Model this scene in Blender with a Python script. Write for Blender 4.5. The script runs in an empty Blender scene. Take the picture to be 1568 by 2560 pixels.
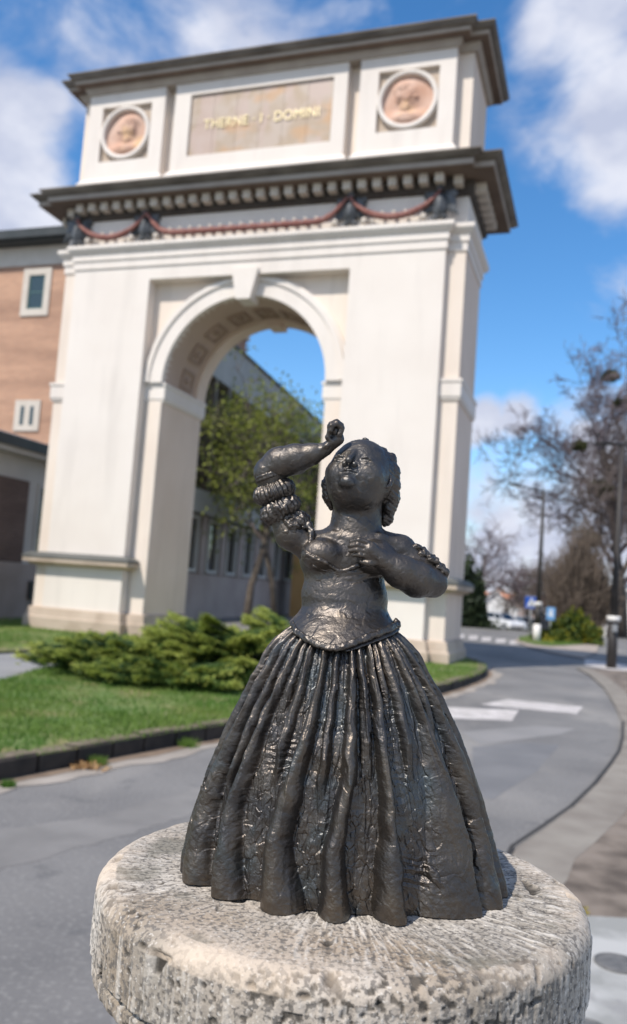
import bpy, math, random
import numpy as np
from mathutils import Vector, Matrix
rad = math.radians
SC = bpy.context.scene
COL = SC.collection
rng = np.random.default_rng(7)
random.seed(7)

# ------------------------------------------------------------------ camera
F_PX, PITCH, ROLL, CAM_H = 2129.0, 0.0903, 0.072, 1.30     # focal length in px of a 1568x2560 frame
cp, sp_, cr, sr = math.cos(PITCH), math.sin(PITCH), math.cos(ROLL), math.sin(ROLL)

def ray(px, py):
    xs = px - 784; ys = 1280 - py
    x = xs * cr - ys * sr; y = xs * sr + ys * cr
    return Vector((x / F_PX, cp - y / F_PX * sp_, sp_ + y / F_PX * cp))

def G(px, py, z=0.0):                       # a point of the ground
    d = ray(px, py); t = (z - CAM_H) / d.z
    return Vector((d.x * t, d.y * t, z))

def atY(px, py, Y):                         # a point in the upright plane Y metres ahead
    d = ray(px, py); t = Y / d.y
    return Vector((d.x * t, Y, CAM_H + d.z * t))

cam = bpy.data.cameras.new('camera'); camo = bpy.data.objects.new('camera', cam); COL.objects.link(camo)
cam.sensor_fit = 'VERTICAL'; cam.sensor_height = 36.0; cam.sensor_width = 36.0
cam.lens = 36.0 * F_PX / 2560.0
cam.clip_start = 0.05; cam.clip_end = 3000
right = Vector((cr, -sr * -sp_ * 1.0, 0))
fwd = Vector((0, cp, sp_)); up0 = Vector((0, -sp_, cp)); rt0 = Vector((1, 0, 0))
# the scene leans clockwise in the picture
rt = rt0 * cr + up0 * sr; up = -rt0 * sr + up0 * cr
M = Matrix((( rt.x, up.x, -fwd.x, 0), (rt.y, up.y, -fwd.y, 0), (rt.z, up.z, -fwd.z, CAM_H), (0, 0, 0, 1)))
camo.matrix_world = M
SC.camera = camo
cam.dof.use_dof = True
cam.dof.focus_distance = 0.585
cam.dof.aperture_fstop = cam.lens / 3.3

# ------------------------------------------------------------------ properties and linking
def tag(o, label=None, cat=None, group=None, kind=None):
    if label: o['label'] = label
    if cat: o['category'] = cat
    if group: o['group'] = group
    if kind: o['kind'] = kind
    return o

def empty(name, loc=(0, 0, 0), rz=0.0, **k):
    o = bpy.data.objects.new(name, None); COL.objects.link(o)
    o.location = loc; o.rotation_euler = (0, 0, rz); o.empty_display_size = .2
    return tag(o, **k)

def link_mesh(name, V, Fs, mat, parent=None, smooth=False, **k):
    me = bpy.data.meshes.new(name)
    if isinstance(V, np.ndarray) and isinstance(Fs, np.ndarray):
        n = Fs.shape[1]
        me.vertices.add(len(V)); me.vertices.foreach_set('co', V.astype(np.float32).ravel())
        me.loops.add(Fs.size); me.loops.foreach_set('vertex_index', Fs.astype(np.int32).ravel())
        me.polygons.add(len(Fs)); me.polygons.foreach_set('loop_start', (np.arange(len(Fs)) * n).astype(np.int32))
        me.polygons.foreach_set('loop_total', np.full(len(Fs), n, np.int32))
        me.update(calc_edges=True); me.validate()
    else:
        me.from_pydata([tuple(v) for v in V], [], [tuple(f) for f in Fs]); me.update()
    if smooth: me.polygons.foreach_set('use_smooth', np.ones(len(me.polygons), bool))
    if mat: me.materials.append(mat)
    o = bpy.data.objects.new(name, me); COL.objects.link(o)
    if parent is not None: o.parent = parent
    return tag(o, **k)

class MB:
    def __init__(s): s.v = []; s.f = []
    def add(s, V, Fs):
        b = len(s.v); s.v += [tuple(v) for v in V]; s.f += [tuple(i + b for i in f) for f in Fs]; return s
    def box(s, x0, x1, y0, y1, z0, z1):
        return s.add([(x0,y0,z0),(x1,y0,z0),(x1,y1,z0),(x0,y1,z0),(x0,y0,z1),(x1,y0,z1),(x1,y1,z1),(x0,y1,z1)],
                     [(0,3,2,1),(4,5,6,7),(0,1,5,4),(1,2,6,5),(2,3,7,6),(3,0,4,7)])
    def tube(s, pts, rs, n=6, cap=True):
        pts = [Vector(p) for p in pts]
        if not hasattr(rs, '__len__'): rs = [rs] * len(pts)
        ref = Vector((0.3, 0.9, 0.1)); rings = []
        for i, p in enumerate(pts):
            t = (pts[min(i+1, len(pts)-1)] - pts[max(i-1, 0)])
            if t.length < 1e-9: t = Vector((0,0,1))
            t.normalize(); a = t.cross(ref)
            if a.length < .1: a = t.cross(Vector((1,0,0)))
            a.normalize(); b = t.cross(a)
            rings.append([p + (a*math.cos(k*2*math.pi/n) + b*math.sin(k*2*math.pi/n)) * rs[i] for k in range(n)])
        V = [q for r in rings for q in r]; Fs = []
        for i in range(len(pts)-1):
            for k in range(n):
                Fs.append((i*n+k, i*n+(k+1)%n, (i+1)*n+(k+1)%n, (i+1)*n+k))
        if cap: Fs += [tuple(range(n-1,-1,-1)), tuple((len(pts)-1)*n+k for k in range(n))]
        return s.add(V, Fs)
    def lathe(s, prof, c=(0,0,0), n=32):
        V = []; Fs = []
        for r, z in prof:
            for k in range(n): a = 2*math.pi*k/n; V.append((c[0]+r*math.cos(a), c[1]+r*math.sin(a), c[2]+z))
        for i in range(len(prof)-1):
            for k in range(n): Fs.append((i*n+k, i*n+(k+1)%n, (i+1)*n+(k+1)%n, (i+1)*n+k))
        return s.add(V, Fs)
    def ell(s, c, r, n=12, m=8, rot=0.0):
        V = []; Fs = []
        cs, sn = math.cos(rot), math.sin(rot)
        for i in range(m+1):
            t = math.pi*i/m
            for k in range(n):
                a = 2*math.pi*k/n
                x = r[0]*math.sin(t)*math.cos(a); y = r[1]*math.sin(t)*math.sin(a); z = r[2]*math.cos(t)
                V.append((c[0]+x*cs-z*sn, c[1]+y, c[2]+x*sn+z*cs))
        for i in range(m):
            for k in range(n): Fs.append((i*n+k, (i+1)*n+k, (i+1)*n+(k+1)%n, i*n+(k+1)%n))
        return s.add(V, Fs)
    def prism(s, poly, z0, z1):              # plan polygon, counter-clockwise
        n = len(poly)
        V = [(p[0],p[1],z0) for p in poly] + [(p[0],p[1],z1) for p in poly]
        Fs = [tuple(range(n-1,-1,-1)), tuple(range(n,2*n))] + [(i,(i+1)%n,n+(i+1)%n,n+i) for i in range(n)]
        return s.add(V, Fs)
    def build(s, name, mat, parent=None, smooth=False, **k):
        return link_mesh(name, s.v, s.f, mat, parent, smooth, **k)

# ------------------------------------------------------------------ materials
def mat(name, col, col2=None, scale=3.0, rough=.8, metal=0.0, bump=0.0, bscale=20.0, stretch=(1,1,1), mixlo=.35, mixhi=.65, spec=.5, detail=6, coord='Object', dist=.01):
    m = bpy.data.materials.new(name); m.use_nodes = True
    nt = m.node_tree; N = nt.nodes; L = nt.links
    b = N['Principled BSDF']; b.inputs['Roughness'].default_value = rough; b.inputs['Metallic'].default_value = metal
    b.inputs['Specular IOR Level'].default_value = spec
    b.inputs['Base Color'].default_value = (*col, 1)
    tc = N.new('ShaderNodeTexCoord'); mp = N.new('ShaderNodeMapping'); mp.inputs['Scale'].default_value = stretch
    L.new(tc.outputs[coord], mp.inputs[0])
    if col2:
        n = N.new('ShaderNodeTexNoise'); n.inputs['Scale'].default_value = scale; n.inputs['Detail'].default_value = detail
        L.new(mp.outputs[0], n.inputs[0])
        r = N.new('ShaderNodeValToRGB'); r.color_ramp.elements[0].position = mixlo; r.color_ramp.elements[1].position = mixhi
        r.color_ramp.elements[0].color = (*col, 1); r.color_ramp.elements[1].color = (*col2, 1)
        L.new(n.outputs[0], r.inputs[0]); L.new(r.outputs[0], b.inputs['Base Color'])
        m['ramp'] = r.name
    if bump:
        n = N.new('ShaderNodeTexNoise'); n.inputs['Scale'].default_value = bscale; n.inputs['Detail'].default_value = 8
        L.new(mp.outputs[0], n.inputs[0])
        bp = N.new('ShaderNodeBump'); bp.inputs['Strength'].default_value = bump; bp.inputs['Distance'].default_value = dist
        L.new(n.outputs[0], bp.inputs['Height']); L.new(bp.outputs[0], b.inputs['Normal'])
    return m

def add_layer(m, kind, col, scale, lo, hi, stretch=(1,1,1), fac=1.0, coord='Object'):
    """mix one more colour over a material's base colour through a texture mask"""
    nt = m.node_tree; N = nt.nodes; L = nt.links; b = N['Principled BSDF']
    src = b.inputs['Base Color'].links[0].from_socket if b.inputs['Base Color'].links else None
    tc = N.new('ShaderNodeTexCoord'); mp = N.new('ShaderNodeMapping'); mp.inputs['Scale'].default_value = stretch
    L.new(tc.outputs[coord], mp.inputs[0])
    if kind == 'noise':
        n = N.new('ShaderNodeTexNoise'); n.inputs['Scale'].default_value = scale; n.inputs['Detail'].default_value = 8
        out = n.outputs[0]
    elif kind == 'voronoi':
        n = N.new('ShaderNodeTexVoronoi'); n.inputs['Scale'].default_value = scale; out = n.outputs['Distance']
    L.new(mp.outputs[0], n.inputs[0])
    mr = N.new('ShaderNodeMapRange'); mr.inputs[1].default_value = lo; mr.inputs[2].default_value = hi
    mr.inputs[3].default_value = 0; mr.inputs[4].default_value = fac
    L.new(out, mr.inputs[0])
    mx = N.new('ShaderNodeMix'); mx.data_type = 'RGBA'
    L.new(mr.outputs[0], mx.inputs['Factor'])
    if src: L.new(src, mx.inputs['A'])
    else: mx.inputs['A'].default_value = b.inputs['Base Color'].default_value
    mx.inputs['B'].default_value = (*col, 1)
    L.new(mx.outputs['Result'], b.inputs['Base Color'])
    return m

def brick_mat(name, c1, c2, mortar, scale=1.0, coord='Object', rough=.85):
    m = bpy.data.materials.new(name); m.use_nodes = True
    N = m.node_tree.nodes; L = m.node_tree.links; b = N['Principled BSDF']; b.inputs['Roughness'].default_value = rough
    tc = N.new('ShaderNodeTexCoord'); mp = N.new('ShaderNodeMapping')
    sx = N.new('ShaderNodeSeparateXYZ'); cx = N.new('ShaderNodeCombineXYZ'); ad = N.new('ShaderNodeMath')
    L.new(tc.outputs[coord], sx.inputs[0]); L.new(sx.outputs[0], ad.inputs[0]); L.new(sx.outputs[1], ad.inputs[1])
    L.new(ad.outputs[0], cx.inputs[0]); L.new(sx.outputs[2], cx.inputs[1])
    br = N.new('ShaderNodeTexBrick'); L.new(cx.outputs[0], br.inputs[0])
    br.inputs['Color1'].default_value = (*c1, 1); br.inputs['Color2'].default_value = (*c2, 1); br.inputs['Mortar'].default_value = (*mortar, 1)
    br.inputs['Scale'].default_value = scale; br.inputs['Mortar Size'].default_value = .012
    br.inputs['Brick Width'].default_value = .26; br.inputs['Row Height'].default_value = .075
    n = N.new('ShaderNodeTexNoise'); n.inputs['Scale'].default_value = .5; n.inputs['Detail'].default_value = 4
    mp.inputs['Scale'].default_value = (.4, 1, 3); L.new(tc.outputs[coord], mp.inputs[0]); L.new(mp.outputs[0], n.inputs[0])
    mx = N.new('ShaderNodeMix'); mx.data_type = 'RGBA'; mx.blend_type = 'MULTIPLY'
    r = N.new('ShaderNodeValToRGB'); r.color_ramp.elements[0].color = (.78,.74,.72,1); r.color_ramp.elements[1].color = (1.15,1.12,1.08,1)
    r.color_ramp.elements[0].position = .35; r.color_ramp.elements[1].position = .65
    L.new(n.outputs[0], r.inputs[0]); mx.inputs['Factor'].default_value = 1
    L.new(br.outputs[0], mx.inputs['A']); L.new(r.outputs[0], mx.inputs['B']); L.new(mx.outputs['Result'], b.inputs['Base Color'])
    return m

def glass_mat(name, col=(.02,.03,.03)):
    m = mat(name, col, None, rough=.08, spec=.8); return m

def leaf_mat(name, c1, c2, scale=1.5, trans=.25):
    m = bpy.data.materials.new(name); m.use_nodes = True
    N = m.node_tree.nodes; L = m.node_tree.links; b = N['Principled BSDF']
    b.inputs['Roughness'].default_value = .6; b.inputs['Specular IOR Level'].default_value = .3
    tc = N.new('ShaderNodeTexCoord'); n = N.new('ShaderNodeTexNoise'); n.inputs['Scale'].default_value = scale; n.inputs['Detail'].default_value = 5
    L.new(tc.outputs['Object'], n.inputs[0])
    r = N.new('ShaderNodeValToRGB'); r.color_ramp.elements[0].position = .38; r.color_ramp.elements[1].position = .62
    r.color_ramp.elements[0].color = (*c1, 1); r.color_ramp.elements[1].color = (*c2, 1)
    L.new(n.outputs[0], r.inputs[0]); L.new(r.outputs[0], b.inputs['Base Color'])
    tr = N.new('ShaderNodeBsdfTranslucent'); L.new(r.outputs[0], tr.inputs[0])
    ms = N.new('ShaderNodeMixShader'); ms.inputs[0].default_value = trans
    L.new(b.outputs[0], ms.inputs[1]); L.new(tr.outputs[0], ms.inputs[2])
    L.new(ms.outputs[0], N['Material Output'].inputs[0])
    return m

# ------------------------------------------------------------------ numpy noise
_TAB = np.random.default_rng(99).random((65536, 7))
def _idx(ix, iy, iz, seed=0):
    return ((ix * 73856093) ^ (iy * 19349663) ^ (iz * 83492791) ^ (seed * 2654435)) & 0xffff

def vnoise(P, seed=0):
    I = np.floor(P).astype(np.int64); f = P - I; f = f * f * (3 - 2 * f)
    X = (I[:, 0] * 73856093, (I[:, 0] + 1) * 73856093); Y = (I[:, 1] * 19349663, (I[:, 1] + 1) * 19349663); Z = (I[:, 2] * 83492791, (I[:, 2] + 1) * 83492791)
    T0 = _TAB[:, 0]; s0 = seed * 2654435; out = 0
    for dx in (0, 1):
        wx = f[:, 0] if dx else 1 - f[:, 0]
        for dy in (0, 1):
            wxy = wx * (f[:, 1] if dy else 1 - f[:, 1]); h = X[dx] ^ Y[dy] ^ s0
            for dz in (0, 1):
                out = out + wxy * (f[:, 2] if dz else 1 - f[:, 2]) * T0[(h ^ Z[dz]) & 0xffff]
    return out * 2 - 1

def fbm(P, o=4, seed=0):
    a = 1.0; t = 0; s = 0
    for i in range(o):
        t = t + a * vnoise(P * (2 ** i) + 17.3 * i, seed + i); s += a; a *= .5
    return t / s

def dabs(P, seed=0):
    """tilted facets, like clay pressed on in small dabs: a Voronoi cell each, with its own slope"""
    I = np.floor(P).astype(np.int64); best = np.full(len(P), 9e9); sec = np.full(len(P), 9e9); val = np.zeros(len(P))
    for dx in (-1, 0, 1):
        for dy in (-1, 0, 1):
            for dz in (-1, 0, 1):
                J = I + np.array([dx, dy, dz])
                h = _TAB[_idx(J[:, 0], J[:, 1], J[:, 2], seed)].T
                D = P - (J + h[:3].T)
                d = (D * D).sum(1)
                v = D[:, 0] * (h[3] * 2 - 1) + D[:, 1] * (h[4] * 2 - 1) + D[:, 2] * (h[5] * 2 - 1) + .6 * (h[6] - .5)
                m = d < best
                sec = np.where(m, best, np.minimum(sec, d))
                val = np.where(m, v, val); best = np.where(m, d, best)
    edge = np.sqrt(sec) - np.sqrt(best)
    return val, edge

def mesh_normals(V, Q):
    a = V[Q[:, 2]] - V[Q[:, 0]]; b = V[Q[:, 3 if Q.shape[1] == 4 else 1]] - V[Q[:, 1 if Q.shape[1] == 4 else 0]]
    fn = np.cross(a, b); N = np.zeros_like(V)
    for k in range(Q.shape[1]):
        for c in range(3): N[:, c] += np.bincount(Q[:, k], fn[:, c], len(V))
    return N / (np.linalg.norm(N, axis=1, keepdims=True) + 1e-12)

# ------------------------------------------------------------------ signed-distance modelling
class SDF:
    def __init__(s, lo, hi, h):
        s.lo = np.array(lo, float); s.h = h
        s.n = (np.ceil((np.array(hi) - s.lo) / h).astype(int) + 1)
        s.v = np.full(s.n, .02, np.float32)
    def _box(s, lo, hi):
        a = np.clip(np.floor((np.array(lo) - s.lo) / s.h).astype(int), 0, s.n - 1)
        b = np.clip(np.ceil((np.array(hi) - s.lo) / s.h).astype(int) + 1, 1, s.n)
        ax = [s.lo[i] + s.h * np.arange(a[i], b[i]) for i in range(3)]
        X, Y, Z = np.meshgrid(*ax, indexing='ij')
        return tuple(slice(a[i], b[i]) for i in range(3)), X, Y, Z
    def _merge(s, sl, d, k, op):
        v = s.v[sl]
        if op == 'u':
            h = np.clip(.5 + .5 * (v - d) / k, 0, 1); s.v[sl] = v + (d - v) * h - k * h * (1 - h)
        elif op == 's':
            d = -d; h = np.clip(.5 - .5 * (v - d) / k, 0, 1); s.v[sl] = v + (d - v) * h + k * h * (1 - h)
    def cone(s, a, b, ra, rb, k=.003, op='u'):
        a = np.array(a, float); b = np.array(b, float); R = max(ra, rb) + 2.5 * k + .004
        sl, X, Y, Z = s._box(np.minimum(a, b) - R, np.maximum(a, b) + R)
        ab = b - a; L2 = (ab ** 2).sum() + 1e-12
        t = np.clip(((X - a[0]) * ab[0] + (Y - a[1]) * ab[1] + (Z - a[2]) * ab[2]) / L2, 0, 1)
        d = np.sqrt((X - a[0] - t * ab[0]) ** 2 + (Y - a[1] - t * ab[1]) ** 2 + (Z - a[2] - t * ab[2]) ** 2) - (ra + (rb - ra) * t)
        s._merge(sl, d, k, op)
    def chain(s, pts, rs, k=.003, op='u', kk=None):
        for i in range(len(pts) - 1): s.cone(pts[i], pts[i + 1], rs[i], rs[i + 1], k, op)
    def ell(s, c, r, k=.003, R=None, op='u'):
        c = np.array(c, float); r = np.array(r, float); m = r.max() + 2.5 * k + .004
        sl, X, Y, Z = s._box(c - m, c + m)
        X = X - c[0]; Y = Y - c[1]; Z = Z - c[2]
        if R is not None:
            R = np.array(R)     # rows are local axes
            X, Y, Z = R[0,0]*X+R[0,1]*Y+R[0,2]*Z, R[1,0]*X+R[1,1]*Y+R[1,2]*Z, R[2,0]*X+R[2,1]*Y+R[2,2]*Z
        k0 = np.sqrt((X/r[0])**2 + (Y/r[1])**2 + (Z/r[2])**2) + 1e-9
        k1 = np.sqrt((X/r[0]**2)**2 + (Y/r[1]**2)**2 + (Z/r[2]**2)**2) + 1e-9
        s._merge(sl, k0 * (k0 - 1) / k1, k, op)
    def mesh(s):
        v = s.v; ins = v < 0; nx, ny, nz = v.shape
        c = np.zeros((nx-1, ny-1, nz-1), np.int8)
        for dx in (0,1):
            for dy in (0,1):
                for dz in (0,1): c += ins[dx:nx-1+dx, dy:ny-1+dy, dz:nz-1+dz]
        act = (c > 0) & (c < 8); idx = np.full(act.shape, -1, np.int64); I = np.argwhere(act); idx[act] = np.arange(len(I))
        acc = np.zeros((len(I), 3)); cnt = np.zeros(len(I))
        cor = [(a, b, d) for a in (0,1) for b in (0,1) for d in (0,1)]
        for i, p in enumerate(cor):
            for q in cor[i+1:]:
                if sum(abs(p[k]-q[k]) for k in range(3)) != 1: continue
                va = v[I[:,0]+p[0], I[:,1]+p[1], I[:,2]+p[2]]; vb = v[I[:,0]+q[0], I[:,1]+q[1], I[:,2]+q[2]]
                m = (va < 0) != (vb < 0); t = np.where(m, va / np.where(m, va - vb, 1), 0)
                for k in range(3): acc[:, k] += np.where(m, p[k] + t * (q[k] - p[k]), 0)
                cnt += m
        V = s.lo + s.h * (I + acc / cnt[:, None])
        Q = []
        for ax in range(3):
            sl0 = [slice(None)]*3; sl1 = [slice(None)]*3; sl0[ax] = slice(0, -1); sl1[ax] = slice(1, None)
            a = ins[tuple(sl0)]; b = ins[tuple(sl1)]
            E = np.argwhere(a != b); o = [k for k in range(3) if k != ax]
            E = E[(E[:, o[0]] > 0) & (E[:, o[1]] > 0) & (E[:, o[0]] < v.shape[o[0]]-1) & (E[:, o[1]] < v.shape[o[1]]-1)]
            ina = ins[E[:,0], E[:,1], E[:,2]]
            def cell(d0, d1):
                J = E.copy(); J[:, o[0]] -= d0; J[:, o[1]] -= d1; return idx[J[:,0], J[:,1], J[:,2]]
            q = np.stack([cell(1,1), cell(0,1), cell(0,0), cell(1,0)], 1)
            flip = ina if ax != 1 else ~ina
            q = np.where(flip[:, None], q, q[:, ::-1])
            Q.append(q)
        return V, np.concatenate(Q)

def smooth_mesh(V, Q, it=1, w=.5):
    E = np.concatenate([Q[:, [0,1]], Q[:, [1,2]], Q[:, [2,3]], Q[:, [3,0]]])
    n = np.bincount(E[:,0], minlength=len(V)) + np.bincount(E[:,1], minlength=len(V))
    for _ in range(it):
        A = np.zeros_like(V)
        for c in range(3): A[:, c] = np.bincount(E[:,0], V[E[:,1], c], len(V)) + np.bincount(E[:,1], V[E[:,0], c], len(V))
        V = V * (1 - w) + w * A / np.maximum(n, 1)[:, None]
    return V

def set_attr(o, name, vals):
    a = o.data.attributes.new(name, 'FLOAT', 'POINT'); a.data.foreach_set('value', vals.astype(np.float32))

# ================================================================== LIGHT AND SKY
SUN_AZ, SUN_EL = rad(43), rad(51)          # the sun stands behind the camera's left shoulder
sd = Vector((-math.sin(SUN_AZ) * math.cos(SUN_EL), -math.cos(SUN_AZ) * math.cos(SUN_EL), math.sin(SUN_EL)))
sl = bpy.data.lights.new('sun', 'SUN'); so = bpy.data.objects.new('sun', sl); COL.objects.link(so)
sl.energy = 4.7; sl.angle = rad(.53); sl.color = (1, .935, .845)
so.rotation_euler = sd.to_track_quat('Z', 'Y').to_euler()
W = bpy.data.worlds.new('World'); SC.world = W; W.use_nodes = True
N = W.node_tree.nodes; L = W.node_tree.links
bg = N['Background']; sky = N.new('ShaderNodeTexSky'); sky.sky_type = 'NISHITA'; sky.sun_disc = False
sky.sun_elevation = SUN_EL; sky.sun_rotation = math.atan2(sd.x, sd.y); sky.air_density = 1.0; sky.dust_density = .3; sky.ozone_density = 2.5
tc = N.new('ShaderNodeTexCoord')
def wm(op, a, b=None, c=None):
    n = N.new('ShaderNodeMath'); n.operation = op
    for i, x in enumerate((a, b, c)):
        if x is None: continue
        if hasattr(x, 'default_value'): L.new(x, n.inputs[i])
        else: n.inputs[i].default_value = x
    return n.outputs[0]
hs = N.new('ShaderNodeHueSaturation'); hs.inputs['Saturation'].default_value = 1.28; hs.inputs['Value'].default_value = 1.85
L.new(sky.outputs[0], hs.inputs['Color'])
# clouds: banks standing in given directions of the sky, broken up by noise
mp = N.new('ShaderNodeMapping'); mp.inputs['Scale'].default_value = (4.6, 4.6, 6.5); L.new(tc.outputs['Generated'], mp.inputs[0])
n1 = N.new('ShaderNodeTexNoise'); n1.inputs['Scale'].default_value = 1.5; n1.inputs['Detail'].default_value = 9; n1.inputs['Roughness'].default_value = .55; n1.inputs['Distortion'].default_value = .25
L.new(mp.outputs[0], n1.inputs[0])
banks = [ (1510, 40, .13, .85), (1470, 150, .09, .7), (1560, 230, .09, .85), (1520, 350, .08, .75), (1360, 60, .06, .8), (1600, 420, .08, .7),
          (30, 320, .075, 1.0), (80, 440, .07, 1.0), (20, 500, .08, 1.0), (130, 250, .03, .8), (-80, 420, .14, 1.0), (120, 540, .06, .9), (40, 580, .06, .9),
          (300, 90, .22, .42), (560, 40, .20, .42), (120, 130, .10, .30), (860, 40, .16, .38), (180, 20, .10, .3),
          (1215, 1045, .028, .95), (1250, 1060, .022, .7), (1295, 1045, .030, .95), (1180, 1085, .018, .7),
          (1190, 1290, .06, .8), (1250, 1330, .08, .9), (1360, 1290, .08, .85), (1230, 1210, .035, .5), (1170, 1400, .07, .8),
          (1240, 1450, .09, .8), (1500, 1130, .06, .8), (1540, 1230, .09, .85), (1420, 1400, .10, .8), (1640, 1300, .18, .85), (1540, 840, .05, .33), (1560, 720, .06, .36), (1400, 1190, .035, .4), (1600, 950, .07, .4)]
acc = None
for (px, py, r, s) in banks:
    d = ray(px, py).normalized()
    vd = N.new('ShaderNodeVectorMath'); vd.operation = 'DISTANCE'; vd.inputs[1].default_value = d
    L.new(tc.outputs['Generated'], vd.inputs[0])
    q = wm('MULTIPLY', wm('MAXIMUM', wm('SUBTRACT', 1.0, wm('DIVIDE', vd.outputs['Value'], r * 1.25)), 0.0), s)
    acc = q if acc is None else wm('MAXIMUM', acc, q)
# elsewhere round the sky: unseen loose cumulus, its cover raised for neutral fill light
nb = N.new('ShaderNodeTexNoise'); nb.inputs['Scale'].default_value = .6; nb.inputs['Detail'].default_value = 3; L.new(mp.outputs[0], nb.inputs[0])
sep = N.new('ShaderNodeSeparateXYZ'); L.new(tc.outputs['Generated'], sep.inputs[0])
behind = wm('MULTIPLY', wm('MINIMUM', 1.0, wm('MAXIMUM', 0.0, wm('MULTIPLY', wm('SUBTRACT', .70, sep.outputs[1]), 2.2))), wm('MULTIPLY', wm('SUBTRACT', nb.outputs[0], .36), 3.2))
dens = wm('ADD', wm('MULTIPLY', acc, 1.15), wm('MULTIPLY', wm('SUBTRACT', n1.outputs[0], .5), 2.4))
gate = wm('MINIMUM', 1.0, wm('MULTIPLY', acc, 5.0))
mrn = N.new('ShaderNodeMapRange'); mrn.interpolation_type = 'SMOOTHSTEP'; mrn.inputs[1].default_value = .12; mrn.inputs[2].default_value = .85
L.new(dens, mrn.inputs[0]); cl = wm('MULTIPLY', mrn.outputs[0], gate)
cl = wm('MINIMUM', 1.0, wm('MAXIMUM', cl, wm('MAXIMUM', 0.0, wm('MINIMUM', .85, behind))))
n2 = N.new('ShaderNodeTexNoise'); n2.inputs['Scale'].default_value = 2.6; n2.inputs['Detail'].default_value = 6; L.new(mp.outputs[0], n2.inputs[0])
cr_ = N.new('ShaderNodeValToRGB'); cr_.color_ramp.elements[0].position = .35; cr_.color_ramp.elements[1].position = .62
cr_.color_ramp.elements[0].color = (5.2, 5.7, 7.3, 1); cr_.color_ramp.elements[1].color = (7.6, 7.9, 9.0, 1)
L.new(n2.outputs[0], cr_.inputs[0])
mx = N.new('ShaderNodeMix'); mx.data_type = 'RGBA'; L.new(cl, mx.inputs['Factor']); L.new(hs.outputs[0], mx.inputs['A']); L.new(cr_.outputs[0], mx.inputs['B'])
L.new(mx.outputs['Result'], bg.inputs[0]); bg.inputs[1].default_value = .105

SC.view_settings.view_transform = 'Standard'; SC.view_settings.look = 'None'; SC.view_settings.gamma = 1; SC.view_settings.exposure = 0

# ================================================================== GROUND
def line(pts, z=0.0): return [G(x, y, 0).xy for x, y in pts]
def sheet(name, poly, z, m, **k):
    V = [(p[0], p[1], z) for p in poly]
    return link_mesh(name, V, [tuple(range(len(V)))], m, **k)

m_asph = mat('asphalt', (.120,.116,.115), (.215,.206,.197), scale=.7, rough=.9, bump=.5, bscale=90, mixlo=.3, mixhi=.7, dist=.004)
add_layer(m_asph, 'noise', (.30,.28,.255), .9, .52, .70, (1,.45,1), .6)
add_layer(m_asph, 'noise', (.09,.09,.092), 3.5, .62, .68, (1,1,1), .5)
add_layer(m_asph, 'noise', (.32,.31,.29), 45, .52, .72, (1,1,1), .5)
add_layer(m_asph, 'noise', (.07,.07,.07), 90, .56, .72, (1,1,1), .5)
m_pave = mat('dusty_pavement', (.085,.066,.052), (.25,.205,.165), scale=4.0, rough=.95, bump=.5, bscale=60, dist=.006)
add_layer(m_pave, 'noise', (.13,.11,.10), 4, .55, .7, (1,1,1), .5)
m_gut = mat('sandy_gutter', (.19,.165,.14), (.26,.235,.20), scale=3, rough=.95, bump=.4, bscale=50, dist=.005)
m_conc = mat('worn_concrete', (.27,.27,.255), (.42,.415,.40), scale=3.2, rough=.9, bump=.3, bscale=40, dist=.004, mixlo=.42, mixhi=.58)
add_layer(m_conc, 'noise', (.25,.245,.24), 5, .6, .66, (1,1,1), .7)
m_paint = mat('worn_road_paint', (.42,.39,.37), (.60,.56,.54), scale=5, rough=.85)
add_layer(m_paint, 'noise', (.19,.185,.18), 30, .56, .64, (1,1,1), .8)
m_soil = mat('bare_soil', (.17,.12,.085), (.26,.19,.13), scale=4, rough=1, bump=.6, bscale=40, dist=.01)
m_ground = mat('far_ground', (.15,.145,.13), (.22,.21,.19), scale=.15, rough=1)
m_lawn = mat('lawn_soil', (.10,.17,.04), (.16,.20,.06), scale=1.2, rough=1, bump=.8, bscale=60, dist=.02)
add_layer(m_lawn, 'noise', (.27,.21,.10), 2.2, .50, .64, (1,1,1), .7)
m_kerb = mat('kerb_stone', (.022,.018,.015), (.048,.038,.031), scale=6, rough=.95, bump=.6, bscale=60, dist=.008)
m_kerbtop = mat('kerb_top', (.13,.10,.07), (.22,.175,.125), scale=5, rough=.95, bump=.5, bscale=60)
m_path = mat('path_asphalt', (.22,.22,.225), (.28,.28,.28), scale=.8, rough=.9)

# the land falls away gently beyond the crossing street
def gz(Y): return -2.0 * min(1, max(0, (Y - 42) / 68))
def land(name, xs, ys, dz, m):
    V = [(x, y, gz(y) + dz) for y in ys for x in xs]; n = len(xs)
    return link_mesh(name, V, [(j*n+i, j*n+i+1, (j+1)*n+i+1, (j+1)*n+i) for j in range(len(ys)-1) for i in range(n-1)], m, kind='structure')
land('ground', [-900, 900], [-300, 42, 110, 1500], -.012, m_ground)
V = [(9, 40.9, 0), (17, 40.9, 0), (17.2, 42, 0), (9.5, 42, 0), (42, 110, -2), (34, 110, -2)]
link_mesh('road', V, [(0,1,2,3), (3,2,4,5)], m_asph, kind='structure')
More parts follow.
